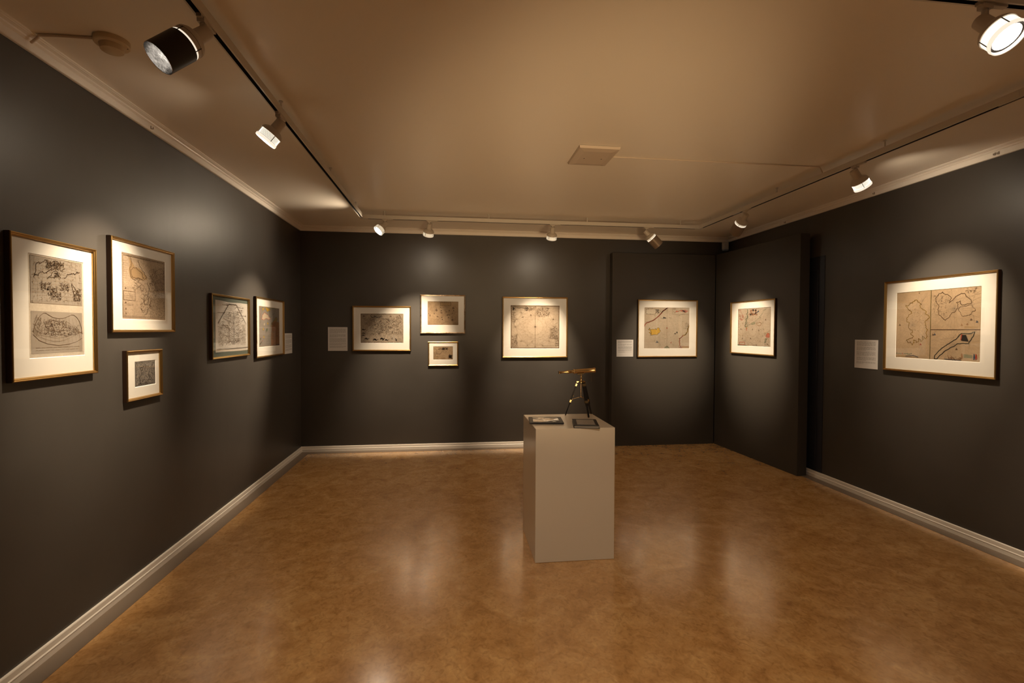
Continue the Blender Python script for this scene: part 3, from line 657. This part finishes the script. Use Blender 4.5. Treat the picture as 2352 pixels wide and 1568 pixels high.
def draw_portolan(k):
    k.rhumb(.50, .50, .40, 'faint', .0010); k.rhumb(.50, .50, .40, 'sepia', .0005)
    k.border('sepia', .0014, .010); k.ticks('brown', .012, 90)
    k.line([(.5, .02), (.5, .98)], 'sepia', .005); k.rose(.5, .505, .012, 'brown'); k.rose(.865, .68, .011, 'brown')
    k.cart(.11, .885, .33, .965, 'sepia', .0014, None, 'black', 14); k.line([(.12, .955), (.17, .935), (.22, .945), (.28, .93), (.32, .955)], 'black', .005)
    k.scrib(.05, .885, .10, .98, 26, 'black', .0028, .04); k.scrib(.29, .87, .35, .96, 26, 'black', .0024, .04); k.ship(.41, .77, .013, 'brown'); k.ship(.25, .725, .009, 'brown'); k.line([(.22, .72), (.28, .735)], 'brown', .003)
    k.coast([(.52, .78), (.60, .74), (.68, .73), (.74, .76), (.79, .84), (.76, .92), (.70, .96), (.60, .97)], 'brown', .0016, 4, .28); k.scrib(.52, .75, .78, .95, 200, 'brown', .0013, .05)
    k.scrib(.36, .88, .48, .97, 50, 'sepia', .0013, .06)
    k.coast([(.96, .62), (.92, .52), (.88, .46), (.92, .40), (.84, .34), (.78, .25), (.84, .24), (.90, .28)], 'brown', .0018, 4, .3); k.scrib(.80, .22, .96, .48, 200, 'brown', .0014, .04); k.scrib(.90, .05, .97, .3, 90, 'sepia', .0014, .04)
    k.coast([(.06, .74), (.10, .64), (.07, .56), (.10, .50)], 'sepia', .0015, 4, .25); k.scrib(.03, .6, .10, .84, 70, 'sepia', .0014, .04)
    k.coast([(.04, .04), (.06, .20), (.12, .18), (.14, .08), (.16, .03)], 'brown', .0016, 4, .2); k.scrib(.03, .04, .14, .30, 110, 'brown', .0012, .05)
    k.text(.86, .50, .92, .52, 1, 'brown', .002); k.coast([(.42, .15), (.47, .2), (.44, .12)], 'sepia', .001, 3, .2)
def draw_yellow_island(k):
    k.rhumb(.50, .495, .38, 'sage', .0007); k.line([(.5, .01), (.5, .99)], 'sepia', .0028); k.dot((.5, .5), .008, 'red'); k.line([(.5, .49), (.5, .54)], 'brown', .003)
    sp_ = [(.005, .54), (.06, .63), (.14, .66), (.21, .69), (.28, .75), (.34, .82), (.39, .88), (.42, .92), (.47, .96), (.52, .995)]
    q = k.frac(sp_, 2, .1); k.line(q, 'pink', .014); k.line(q, 'brown', .0016)
    k.line([(.62, .98), (.62, .83), (.98, .83)], 'brown', .002); k.land([(.66, .87), (.70, .92), (.80, .94), (.88, .93), (.92, .86), (.86, .90), (.78, .92), (.70, .89)], 'pink', 'brown', .002)
    k.poly([(.83, .93), (.90, .95), (.97, .915), (.90, .87)], 'pink'); k.poly([(.88, .93), (.91, .90), (.93, .92)], 'brown'); k.cart(.635, .95, .69, .985, 'black', .0014, None, None, 4); k.text(.72, .845, .9, .86, 1, 'sepia')
    k.cart(.05, .84, .25, .96, 'black', .0016, 'cream', None, 10)
    for j in range(46):
        a = j/46*2*PI; k.dot((.15+.125*math.cos(a)+k.r.uniform(-.012, .012), .90+.075*math.sin(a)+k.r.uniform(-.01, .01)), k.r.uniform(.0015, .004), 'black' if j % 3 else 'olive', 5, .4)
    k.scrib(.26, .85, .33, .96, 26, 'black', .0026, .05)
    isl = [(.09, .46), (.12, .50), (.14, .45), (.18, .47), (.21, .46), (.25, .49), (.28, .46), (.32, .50), (.35, .44), (.34, .38), (.30, .36), (.24, .34), (.19, .33), (.14, .36), (.17, .38), (.11, .40), (.15, .42)]
    k.land(isl, 'yellow', 'black', .0026, 3, .38)
    k.ship(.72, .39, .014, 'black'); k.ship(.68, .36, .012, 'black'); k.line([(.65, .357), (.74, .36)], 'black', .002); k.ship(.285, .16, .018, 'blue'); k.line([(.25, .145), (.33, .145)], 'black', .002)
    k.ship(.43, .75, .014, 'black'); k.ship(.46, .74, .012); k.line([(.36, .735), (.49, .735)], 'blue', .003); k.line([(.54, .75), (.60, .745)], 'black', .0022)
    gc = k.frac([(.995, .57), (.965, .48), (.95, .40), (.92, .345), (.87, .32)], 2, .12); k.line(gc, 'yellow', .012); k.line(gc, 'black', .0016)
    pc = k.frac([(.86, .315), (.82, .27), (.775, .245), (.775, .16), (.785, .08)], 2, .12); k.line(pc, 'pink', .011); k.line(pc, 'brown', .0016)
    k.scrib(.90, .48, .985, .62, 34, 'black', .0016, .03); k.poly([(.84, .05), (.99, .05), (.99, .01), (.84, .01)], 'tan'); k.line([(.84, .005), (.84, .055), (.99, .055)], 'red', .0022); k.scrib(.77, .01, .83, .07, 22, 'red', .0026, .03)
    k.land([(.45, .005), (.48, .05), (.52, .06), (.55, .03), (.56, .005)], 'sage', 'black', .002); k.land([(.58, .13), (.61, .17), (.605, .13)], 'pink', 'red', .0018); k.ship(.46, .24, .006, 'brown'); k.dot((.395, .015), .006, 'pink')
    for u in range(12): k.dot((.83+.01*u*k.r.random(), .27-.02*u), .0016, 'black', 5)
    k.border('sepia', .0012, .006, False)
def draw_coloured_sea(k):
    k.rhumb(.47, .44, .33, 'sepia', .0007); k.rhumb(.47, .44, .24, 'faint', .0006)
    for R in (.06, .20, .27, .33): k.line([(.47+R*math.cos(a*PI/16), .44+R*math.sin(a*PI/16)*k.w/k.h) for a in range(32)], 'sepia', .0009, True)
    k.cart(.42, .84, .57, .94, 'rust', .009, 'cream', 'black', 26); k.scrib(.37, .80, .60, .98, 30, 'red', .004, .03); k.scrib(.37, .80, .60, .86, 20, 'black', .003, .03); k.poly([(.58, .86), (.66, .90), (.65, .93), (.60, .89)], 'blue')
    k.coast([(.01, .955), (.10, .95), (.14, .86), (.15, .80), (.20, .76), (.16, .70), (.10, .74), (.03, .80)], 'red', .003, 3, .2); k.scrib(.05, .70, .20, .84, 34, 'red', .0024, .04); k.coast([(.02, .70), (.04, .64), (.02, .58)], 'red', .003, 3, .2)
    k.coast([(.30, .97), (.29, .85), (.31, .76), (.27, .66), (.24, .56), (.27, .50)], 'green', .005, 4, .22, wash='sage', wt=.012); k.scrib(.23, .5, .34, .80, 60, 'green', .002, .03)
    k.land([(.25, .48), (.31, .48), (.29, .40)], 'pink', 'red', .002); k.poly([(.26, .52), (.31, .50), (.27, .47)], 'yellow')
    k.coast([(.27, .50), (.34, .55), (.44, .58), (.53, .58), (.57, .66), (.66, .72), (.72, .80), (.78, .92), (.86, .95)], 'green', .0032, 3, .18); k.land([(.42, .58), (.46, .62), (.54, .63), (.53, .58)], 'sage', 'green', .002); k.dot((.37, .62), .006, 'rust'); k.dot((.45, .67), .004, 'red')
    k.land([(.58, .61), (.62, .60), (.66, .61), (.71, .62), (.74, .59), (.71, .54), (.66, .53), (.61, .56)], 'cream', 'rust', .006, 3, .25)
    for x, y in ((.10, .45), (.85, .68), (.66, .41), (.42, .20), (.16, .20)): k.ship(x, y, .012, 'brown')
    k.land([(.82, .10), (.84, .20), (.88, .22), (.87, .12)], 'sage', 'green', .0035); k.land([(.86, .28), (.90, .34), (.96, .34), (.96, .24), (.90, .24)], 'pink', 'red', .003); k.coast([(.90, .22), (.94, .16), (.90, .08), (.97, .04)], 'olive', .003, 3, .25); k.coast([(.99, .42), (.92, .36), (.80, .34)], 'brown', .002, 3, .25); k.scrib(.82, .03, .97, .35, 50, 'brown', .0018, .04)
    k.coast([(.02, .32), (.10, .22), (.17, .16), (.20, .12)], 'olive', .0028, 3, .2); k.cart(.07, .03, .23, .10, 'red', .005, 'cream', 'rust', 16); k.poly([(.0, .0), (.38, .0), (.25, .03), (.0, .035)], 'green'); k.line([(.48, .03), (.62, .035)], 'black', .003)
    k.border('brown', .0016, .008, False)
def draw_three_panels(k):
    k.line([(.445, .0), (.445, 1.)], 'olive', .007); k.line([(.452, .43), (.995, .43)], 'brown', .006); k.line([(.45, .0), (.45, 1.)], 'black', .0018)
    for cx, cy, R in ((.22, .50, .21), (.72, .72, .22), (.72, .22, .2)):
        n_ = 16; x0, x1, y0, y1 = (.01, .44, .01, .99) if cx < .4 else ((.46, .99, .44, .99) if cy > .5 else (.46, .99, .01, .42))
        for j in range(n_):
            a = j*PI/n_*1.0; dx, dy = math.cos(a), math.sin(a)*k.w/k.h
            for px_, py_ in ((cx, cy), (cx+R*math.cos(j*PI/4), cy+R*math.sin(j*PI/4)))[:2 if j % 2 else 1]:
                ts = [v for v in (((x0-px_)/dx if abs(dx) > 1e-6 else -9), ((x1-px_)/dx if abs(dx) > 1e-6 else 9), ((y0-py_)/dy if abs(dy) > 1e-6 else -9), ((y1-py_)/dy if abs(dy) > 1e-6 else 9))]
                tp = min(v for v in ts if v > 0); tn = max(v for v in ts if v < 0)
                k.line([(px_+dx*tn, py_+dy*tn), (px_+dx*tp, py_+dy*tp)], 'faint', .0010)
    L = [(.13, .80), (.16, .74), (.20, .70), (.17, .64), (.15, .58), (.18, .53), (.17, .46), (.22, .42), (.20, .36), (.23, .32), (.19, .30), (.14, .27), (.16, .24), (.20, .25), (.22, .20), (.24, .28), (.27, .24), (.30, .30), (.33, .26), (.35, .34), (.38, .30), (.40, .40), (.38, .50), (.41, .58), (.38, .66), (.35, .72), (.33, .80), (.28, .86), (.22, .85), (.18, .83)]
    k.coast(L, 'brown', .0022, 3, .35, True, 'yellow', .006); k.scrib(.2, .4, .36, .75, 30, 'sepia', .0014, .03); k.dot((.30, .97), .005, 'brown')
    k.coast([(.58, .96), (.64, .92), (.68, .86), (.66, .80), (.70, .84), (.76, .90), (.82, .92), (.86, .86), (.90, .78), (.80, .76), (.78, .82), (.74, .80), (.73, .68), (.66, .60), (.62, .56), (.58, .60), (.54, .68), (.52, .80), (.50, .88), (.54, .94)], 'brown', .0028, 3, .18, True, 'tan', .006)
    k.coast([(.78, .74), (.90, .76), (.94, .68), (.88, .62), (.80, .62), (.77, .68)], 'brown', .0025, 3, .2, True); k.scrib(.48, .60, .66, .92, 60, 'sepia', .0016, .03); k.scrib(.83, .92, .95, .98, 18, 'sepia', .0016, .05)
    k.coast([(.50, .02), (.54, .11), (.62, .20), (.68, .25), (.76, .32), (.80, .38), (.94, .40), (.88, .24), (.76, .24), (.68, .18), (.58, .08), (.53, .01)], 'black', .0034, 3, .12, True, 'sage', .007)
    k.poly([(.81, .36), (.85, .36), (.88, .27), (.80, .28)], 'black'); k.poly([(.80, .37), (.82, .36), (.81, .28), (.79, .29)], 'red')
    for x, y, c in ((.33, .21, 'red'), (.80, .49, 'rust'), (.86, .50, 'rust'), (.96, .53, 'blue'), (.90, .56, 'brown'), (.50, .36, 'blue'), (.48, .355, 'brown'), (.75, .16, 'brown'), (.05, .50, 'brown')): k.ship(x, y, .010, c)
    k.poly([(.83, .445), (.97, .44), (.97, .465), (.83, .475)], 'tan'); k.poly([(.02, .02), (.22, .02), (.20, .045), (.02, .05)], 'tan')
    for j in range(11): k.dot((.02+j*.019, .06+.008*k.r.random()), .005, 'red' if j == 4 else 'green', 6, .4)
    k.line([(.14, .03), (.24, .045), (.30, .025)], 'blue', .005)
    for x, c in ((.80, 'rust'), (.93, 'blue'), (.95, 'red')): k.poly([(x, .03), (x+.022, .04), (x+.016, .10), (x+.004, .11)], c)
    k.poly([(.83, .05), (.92, .05), (.92, .09), (.83, .10)], 'sage'); k.scrib(.66, .0, .80, .05, 24, 'rust', .003, .04); k.line([(.62, .02), (.80, .01)], 'blue', .004)
    k.border('olive', .0018, .004, False)

# ------------------------------------------------------------------ picture frames
def picture(label, loc, rz, w, h, op, pr, pm, draw, seed, fm=m_brass, fw_=.017, depth=.028, sheet=None, dark=False, bevel=True):
    """loc: bottom centre on the wall. op, pr: inner opening and print rect as (x0, x1, z0, z1) in frame coordinates"""
    r = tag(empty('framed_map', loc, rz), label, 'picture', 'gilt framed maps on the dark walls')
    # moulded frame, mitred
    prof = [(0, -.001), (0, -depth*.86), (.002, -depth), (.005, -depth-.0015), (.008, -depth+.001), (.0095, -depth+.004), (.0115, -depth+.0035), (fw_-.002, -depth+.006), (fw_, -depth+.010), (fw_, -.010), (.004, -.001)]
    bm = BM(); n_ = len(prof)
    cs = [(-w/2, 0, 1, 1), (w/2, 0, -1, 1), (w/2, h, -1, -1), (-w/2, h, 1, -1)]
    R = [[bm.verts.new((x+sx*i_, y_, z+sz*i_)) for i_, y_ in prof] for x, z, sx, sz in cs]
    for k in range(4):
        A, B = R[k], R[(k+1) % 4]
        for j in range(n_):
            f = bm.faces.new((A[j], B[j], B[(j+1) % n_], A[(j+1) % n_]))
            if j == 0 or j == n_-1: f.material_index = 1
    obj('frame', fix(bm), [fm, m_edge], r)
    x0, x1, z0, z1 = -w/2+fw_-.003, w/2-fw_+.003, fw_-.003, h-fw_+.003
    yb = -.012
    obj('backing_board', box(BM(), x0, x1, -.008, -.003, z0, z1), m_cable, r)
    px0, px1, pz0, pz1 = pr; sx0, sx1, sz0, sz1 = sheet or pr
    if dark:
        obj('mount', box(BM(), x0, x1, -.0105, -.0085, z0, z1), m_matdark, r)
        bm = BM(); vs = []
        N = 14
        for k in range(N+1):
            u = k/N; x = sx0+(sx1-sx0)*u
            vs.append((bm.verts.new((x, -.0122-.0006*math.sin(u*9), sz0+.0015*math.sin(u*7))), bm.verts.new((x, -.0122-.0006*math.sin(u*9+1), sz1+.002*math.sin(u*11)-.006*math.sin(u*3.1)))))
        for k in range(N): bm.faces.new((vs[k][0], vs[k+1][0], vs[k+1][1], vs[k][1]))
        p = obj('print_sheet', fix(bm), pm, r); py = -.0132
    else:
        # mount with a bevelled window
        bm = BM()
        O = [bm.verts.new((x, yb, z)) for x, z in ((x0, z0), (x1, z0), (x1, z1), (x0, z1))]
        I = [bm.verts.new((x, yb, z)) for x, z in ((sx0, sz0), (sx1, sz0), (sx1, sz1), (sx0, sz1))]
        e = .0025
        J = [bm.verts.new((x, yb+.0028, z)) for x, z in ((sx0+e, sz0+e), (sx1-e, sz0+e), (sx1-e, sz1-e), (sx0+e, sz1-e))]
        for k in range(4):
            bm.faces.new((O[k], O[(k+1) % 4], I[(k+1) % 4], I[k]))
            bm.faces.new((I[k], I[(k+1) % 4], J[(k+1) % 4], J[k])).material_index = 1
        obj('mount', bm, [m_mat, m_bevel], r)
        bm = BM(); box(bm, sx0, sx1, yb+.0032, yb+.004, sz0, sz1); p = obj('print_sheet', bm, pm, r); py = yb+.0031
    k = Ink(px1-px0, pz1-pz0, seed); draw(k)
    hold = p
    k.w, k.h = px1-px0, pz1-pz0
    before = set(COL.objects); k.build(hold, py)
    for o in set(COL.objects)-before: o.location = ((px0+px1)/2, 0, pz0)
    obj('glazing', BM_sheet(x0, x1, -.0165, z0, z1), m_glass, r)
    return r
def BM_sheet(x0, x1, y, z0, z1):
    bm = BM(); bm.faces.new([bm.verts.new(p_) for p_ in ((x0, y, z0), (x1, y, z0), (x1, y, z1), (x0, y, z1))]); return bm

p_grey = paper('grey_cream_paper', (.74, .64, .50), (.62, .53, .41), 5, .12)
p_tan = paper('tan_paper', (.62, .47, .32), (.50, .36, .24), 5, .30)
p_white = paper('off_white_paper', (.82, .76, .68), (.76, .69, .60), 4, .12)
p_sep = paper('brown_sepia_paper', (.52, .36, .21), (.42, .28, .16), 6, .25)
p_col = paper('warm_grey_paper', (.50, .42, .33), (.42, .34, .26), 6, .25)
p_isl = paper('dun_paper', (.56, .45, .33), (.42, .33, .24), 5, .45)
p_port = paper('buff_paper', (.66, .53, .38), (.52, .40, .28), 2.5, .10)
p_yel = paper('aged_chart_paper', (.60, .49, .36), (.52, .41, .29), 4, .12)
p_rc = paper('amber_chart_paper', (.60, .43, .26), (.48, .33, .19), 4, .14)
LEFT, RIGHT = PI/2, -PI/2
def on_left(label, y0, y1, z0, z1, op, pr, *a, sheet=None, **k):
    yc = (y0+y1)/2; f = lambda q: (q[0]-yc, q[1]-yc, q[2]-z0, q[3]-z0)
    return picture(label, (.0005, yc, z0), LEFT, y1-y0, z1-z0, op, f(pr), *a, sheet=f(sheet) if sheet else None, **k)
def on_back(label, x0, x1, z0, z1, op, pr, *a, y=D, **k):
    xc = (x0+x1)/2
    return picture(label, (xc, y-.0005, z0), 0, x1-x0, z1-z0, op, (pr[0]-xc, pr[1]-xc, pr[2]-z0, pr[3]-z0), *a, **k)
on_left('tallest framed map at far left with two grey prints one above the other', 2.411, 2.940, 1.360, 2.034, None, (2.524, 2.862, 1.468, 1.950), p_grey, draw_two_worlds, 1, fm=m_brassd, sheet=(2.520, 2.866, 1.461, 1.953))
on_left('framed brown map of northern coasts hung above the small square one', 3.056, 3.700, 1.581, 2.137, None, (3.168, 3.613, 1.668, 2.058), p_tan, draw_north, 2, sheet=(3.168, 3.613, 1.66, 2.06))
on_left('small framed dark grey print hanging lowest on the left wall', 3.180, 3.543, 1.161, 1.471, None, (3.276, 3.492, 1.240, 1.400), p_col, draw_dense, 3, fm=m_brassd)
on_left('framed white sheet on dark green mount with pointed map outline', 4.236, 4.985, 1.355, 1.897, None, (4.322, 4.956, 1.412, 1.845), p_white, draw_polygon, 4, dark=True, sheet=(4.319, 4.959, 1.408, 1.848))
on_left('framed hand coloured map nearest the corner on the left wall', 5.141, 5.957, 1.314, 1.934, None, (5.243, 5.845, 1.421, 1.844), p_col, draw_coloured_north, 5)
on_back('framed engraved island map with sea beasts, leftmost on the back wall', .656, 1.414, 1.325, 1.921, None, (.757, 1.316, 1.429, 1.821), p_isl, draw_island, 6, fm=m_brassd)
on_back('champagne framed sepia map with ships, upper of the two stacked', 1.536, 2.138, 1.560, 2.080, None, (1.631, 2.046, 1.671, 1.992), p_sep, draw_sepia_ships, 7, fm=m_champ, depth=.024)
on_back('smallest framed sepia map on the back wall, lower of two stacked', 1.639, 2.044, 1.124, 1.452, None, (1.706, 1.974, 1.205, 1.386), p_sep, draw_sepia_small, 8, depth=.024)
on_back('large square framed sea chart with crossing lines behind the telescope', 2.640, 3.551, 1.232, 2.065, None, (2.752, 3.443, 1.355, 1.952), p_port, draw_portolan, 9)
on_back('framed sea chart with yellow island on the wide dark panel', 4.520, 5.398, 1.238, 2.042, None, (4.616, 5.284, 1.359, 1.935), p_yel, draw_yellow_island, 10, y=6.548)
nB = Vector((-1.585, -.082, 0)).normalized(); tB = Vector((.082, -1.585, 0)).normalized(); oB = Vector((5.675, 6.54, 0))
def on_pb(s, z, off=.0015): v = oB+tB*s+nB*off; return (v.x, v.y, z)
sc_ = (.378+1.228)/2
picture('framed coloured sea chart on the angled panel by the right wall', on_pb(sc_, 1.310), math.atan2(tB.y, tB.x), .850, .683, None, (.518-sc_, 1.146-sc_, .106, .587), p_yel, draw_coloured_sea, 11)
yc = (4.048+3.104)/2
picture('large framed three part chart alone on the right wall', (W-.0005, yc, 1.254), RIGHT, .944, .806, None, (yc-3.934, yc-3.226, .120, .698), p_rc, draw_three_panels, 12, fm=m_brassd)

# ------------------------------------------------------------------ text cards
def card(label, loc, rz, w, h, paras, seed):
    r = tag(empty('text_card', loc, rz), label, 'label', 'printed text cards beside the maps')
    obj('board', box(BM(), -w/2, w/2, -.006, -.0005, 0, h, 0, .0008), m_label, r)
    k = Ink(w, h, seed); top = .94
    for nl, last in paras:
        for j in range(nl):
            x1 = .92 if j < nl-1 else last; k.text(.09, top-.018, x1, top, 1, 'ink', .0022); top -= .0265
        top -= .03
    V, F = k.L['ink']; me = bpy.data.meshes.new('text'); me.from_pydata([(a-w/2, -.00615, b_) for a, b_ in V], [], F)
    obj('printed_text', me, m_text, r)
card('small text card tucked beside the corner frame on the left wall', (.0005, 6.165, 1.316), LEFT, .262, .243, [(8, .7), (8, .6), (7, .8), (4, .5)], 21)
card('pale text card left of the engraved island map on the back wall', (.467, D-.0005, 1.327), 0, .248, .312, [(8, .5), (5, .5), (7, .9), (3, .7), (3, .8)], 22)
card('white text card on the wide dark panel beside the yellow island chart', (4.343, 6.5475, 1.246), 0, .240, .236, [(6, .3), (4, .5), (6, .9), (4, .5), (2, .5)], 23)
card('white text card on the right wall beside the three part chart', (W-.0005, (4.389+4.125)/2, 1.249), RIGHT, .262, .276, [(6, .9), (5, .5), (6, .6), (5, .5), (3, .4)], 24)

# ------------------------------------------------------------------ plinth and what stands on it
px0, px1, py0, py1, pz = 2.5267, 3.0884, 3.2864, 3.8647, .9271
tag(boxo('plinth', px0, px1, py0, py1, 0.001, pz, m_plinth, bev=.0025), 'tall off white square plinth standing in the middle of the floor', 'plinth')
def quad_prism(bm, q, z0, z1, ins=0):
    c = Vector((sum(p_[0] for p_ in q)/4, sum(p_[1] for p_ in q)/4)); q2 = [c+(Vector(p_)-c)*(1-ins) for p_ in q]
    b_ = [bm.verts.new((*p_, z0)) for p_ in q]; t_ = [bm.verts.new((*p_, z1)) for p_ in q2]
    bm.faces.new(b_); bm.faces.new(t_)
    for k in range(4): bm.faces.new((b_[k], b_[(k+1) % 4], t_[(k+1) % 4], t_[k]))
    return fix(bm)
def place(name, c, rz, parts, label, cat):
    r = tag(empty(name, c, rz), label, cat)
    for nm, bm, m in parts: obj(nm, bm, m, r)
    return r
place('photo_mount', (2.650, 3.568, pz+.0006), -.12, [
    ('mount_board', box(BM(), -.124, .124, -.118, .118, 0, .012, 0, .002), m_book),
    ('glossy_print', box(BM(), -.096, .096, -.090, .090, .0122, .0134, 0, .0004), m_lam)],
    'flat black mount with a wavy glossy print at the left of the plinth top', 'photo mount')
place('booklet', (2.905, 3.398, pz+.0006), -.20, [
    ('lower_cover', box(BM(), -.088, .092, -.128, .124, 0, .003, 0, .001), m_book),
    ('page_block', box(BM(), -.083, .085, -.122, .122, .003, .015, 0, .001), m_page),
    ('upper_cover', box(BM(), -.088, .088, -.128, .126, .015, .020, 0, .0015), m_book),
    ('title_plate', box(BM(), -.062, .064, -.098, .098, .0202, .0212, 0, .0003), m_page)],
    'thick black booklet with a grey plate at the right of the plinth top', 'booklet')

tl = tag(empty('telescope', (2.965, 3.74, pz)), 'small brass telescope on a black wooden tripod standing on the plinth', 'telescope')
def tp(nm, bm, m, par=tl, lab=None, smooth=True):
    o = obj(nm, fix(bm), m, par, smooth)
    if lab: o['label'] = lab
    return o
E0, E1 = Vector((-.182, -.01, .349)), Vector((.115, .012, .365)); ax = (E1-E0)
Lt = ax.length
main = tp('main_tube', lathe(BM(), [(.118, 0), (.118, .0165), (.122, .0185), (.128, .0185), (.130, .0165), (.235, .0172), (.280, .0175), (.283, .0195), (Lt, .0195), (Lt, .0165), (Lt-.01, .016), (Lt-.012, 0)], E0, ax), m_tbrass)
tp('draw_tube', lathe(BM(), [(.016, 0), (.016, .0082), (.055, .0085), (.058, .0098), (.062, .0098), (.066, .0115), (.076, .0135), (.088, .0135), (.096, .0115), (.104, .0112), (.118, .0125)], E0, ax), m_tbrass)
tp('eyepiece', lathe(BM(), [(0, .004), (0, .0115), (.005, .0122), (.010, .010), (.020, .0088), (.026, .0088)], E0, ax), m_tbrass)
tp('objective_glass', lathe(BM(), [(Lt-.008, .0158), (Lt-.006, 0)], E0, ax), m_lam)
for tt in (.121, .126):
    tp('band', lathe(BM(), [(tt, .0186), (tt+.0008, .0196), (tt+.0022, .0196), (tt+.003, .0186)], E0, ax), mat('bright_band', (.9, .8, .62), .15, metal=1) if tt < .122 else m_tbrass, main)
tp('saddle', obox(BM(), (-.004, 0, .338), ax.normalized(), Vector((0, 1, 0)), Vector((0, 0, 1)), .028, .009, .004), m_tbrass, smooth=False)
tp('yoke_column', lathe(BM(), [(0, 0), (0, .012), (.006, .012), (.010, .007), (.020, .0065), (.026, .0095), (.032, .0065), (.040, .006), (.046, .009), (.054, .006), (.060, .006)], (0, 0, .278), (0, 0, 1), 24), m_tbrass)
bm = BM(); lathe(bm, [(0, 0), (0, .020), (.008, .020), (.010, .016), (.010, 0)], (0, 0, .268), (0, 0, 1), 24)
feet = [Vector((-.121, .024, 0)), Vector((.037, -.097, 0)), Vector((.105, .069, 0))]
for f in feet:
    d = f.normalized(); sd_ = Vector((-d.y, d.x, 0)); tube(bm, d*.030+sd_*.014+Vector((0, 0, .274)), d*.030-sd_*.014+Vector((0, 0, .274)), .006)
    obox(bm, d*.020+Vector((0, 0, .274)), d, sd_, Vector((0, 0, 1)), .012, .004, .004)
tp('tripod_head', bm, m_tbrass)
tp('centre_rod', tube(BM(), (0, 0, .160), (0, 0, .270), .0018), m_tbrass)
bm = BM(); lathe(bm, [(0, 0), (0, .009), (.005, .009), (.005, 0)], (0, 0, .155), (0, 0, 1), 16); tp('brace_hub', bm, m_tbrass)
for f in feet:
    d = f.normalized(); s_ = Vector((-d.y, d.x, 0)); top_ = d*.030+Vector((0, 0, .274)); ft_ = f+Vector((0, 0, .002))
    a_ = (ft_-top_).normalized(); n_ = a_.cross(s_).normalized(); L = (ft_-top_).length
    leg = tp('leg', obox(obox(BM(), top_+a_*(L*.31), a_, s_, n_, L*.31-.004, .0125, .0045), top_+a_*(L*.60), a_, s_, n_, L*.07, .0105, .005), m_wood, tl, None, False)
    tp('lower_leg', obox(BM(), top_+a_*(L*.79), a_, s_, n_, L*.185, .0062, .0038), m_wood, leg, None, False)
    for c_ in (.085, .555):
        tp('brass_clamp', obox(BM(), top_+a_*(L*c_), a_, s_, n_, .010, .0138, .0060), m_tbrass, leg, None, False)
    tp('clamp_screw', tube(BM(), top_+a_*(L*.40)+n_*.004, top_+a_*(L*.40)-n_*.011, .0045), m_tbrass, leg)
    tp('foot_tip', tube(BM(), ft_-a_*.012, ft_, .0042, .0018), m_tbrass, leg)
    mid = top_+a_*(L*.52)
    tp('brace', tube(BM(), (0, 0, .157), mid, .0014), m_tbrass)
bm = BM(); c0 = E0+ax*.90+Vector((0, 0, -.018))
for k in range(12): lathe(bm, [(-.0022, 0), (-.0012, .0014), (.0012, .0014), (.0022, 0)], c0+Vector((.0, 0, -.004-k*.0060)), (0, 0, 1), 6)
tube(bm, c0, c0-Vector((0, 0, .074)), .0007, seg=6)
tp('chain', bm, m_tbrass)
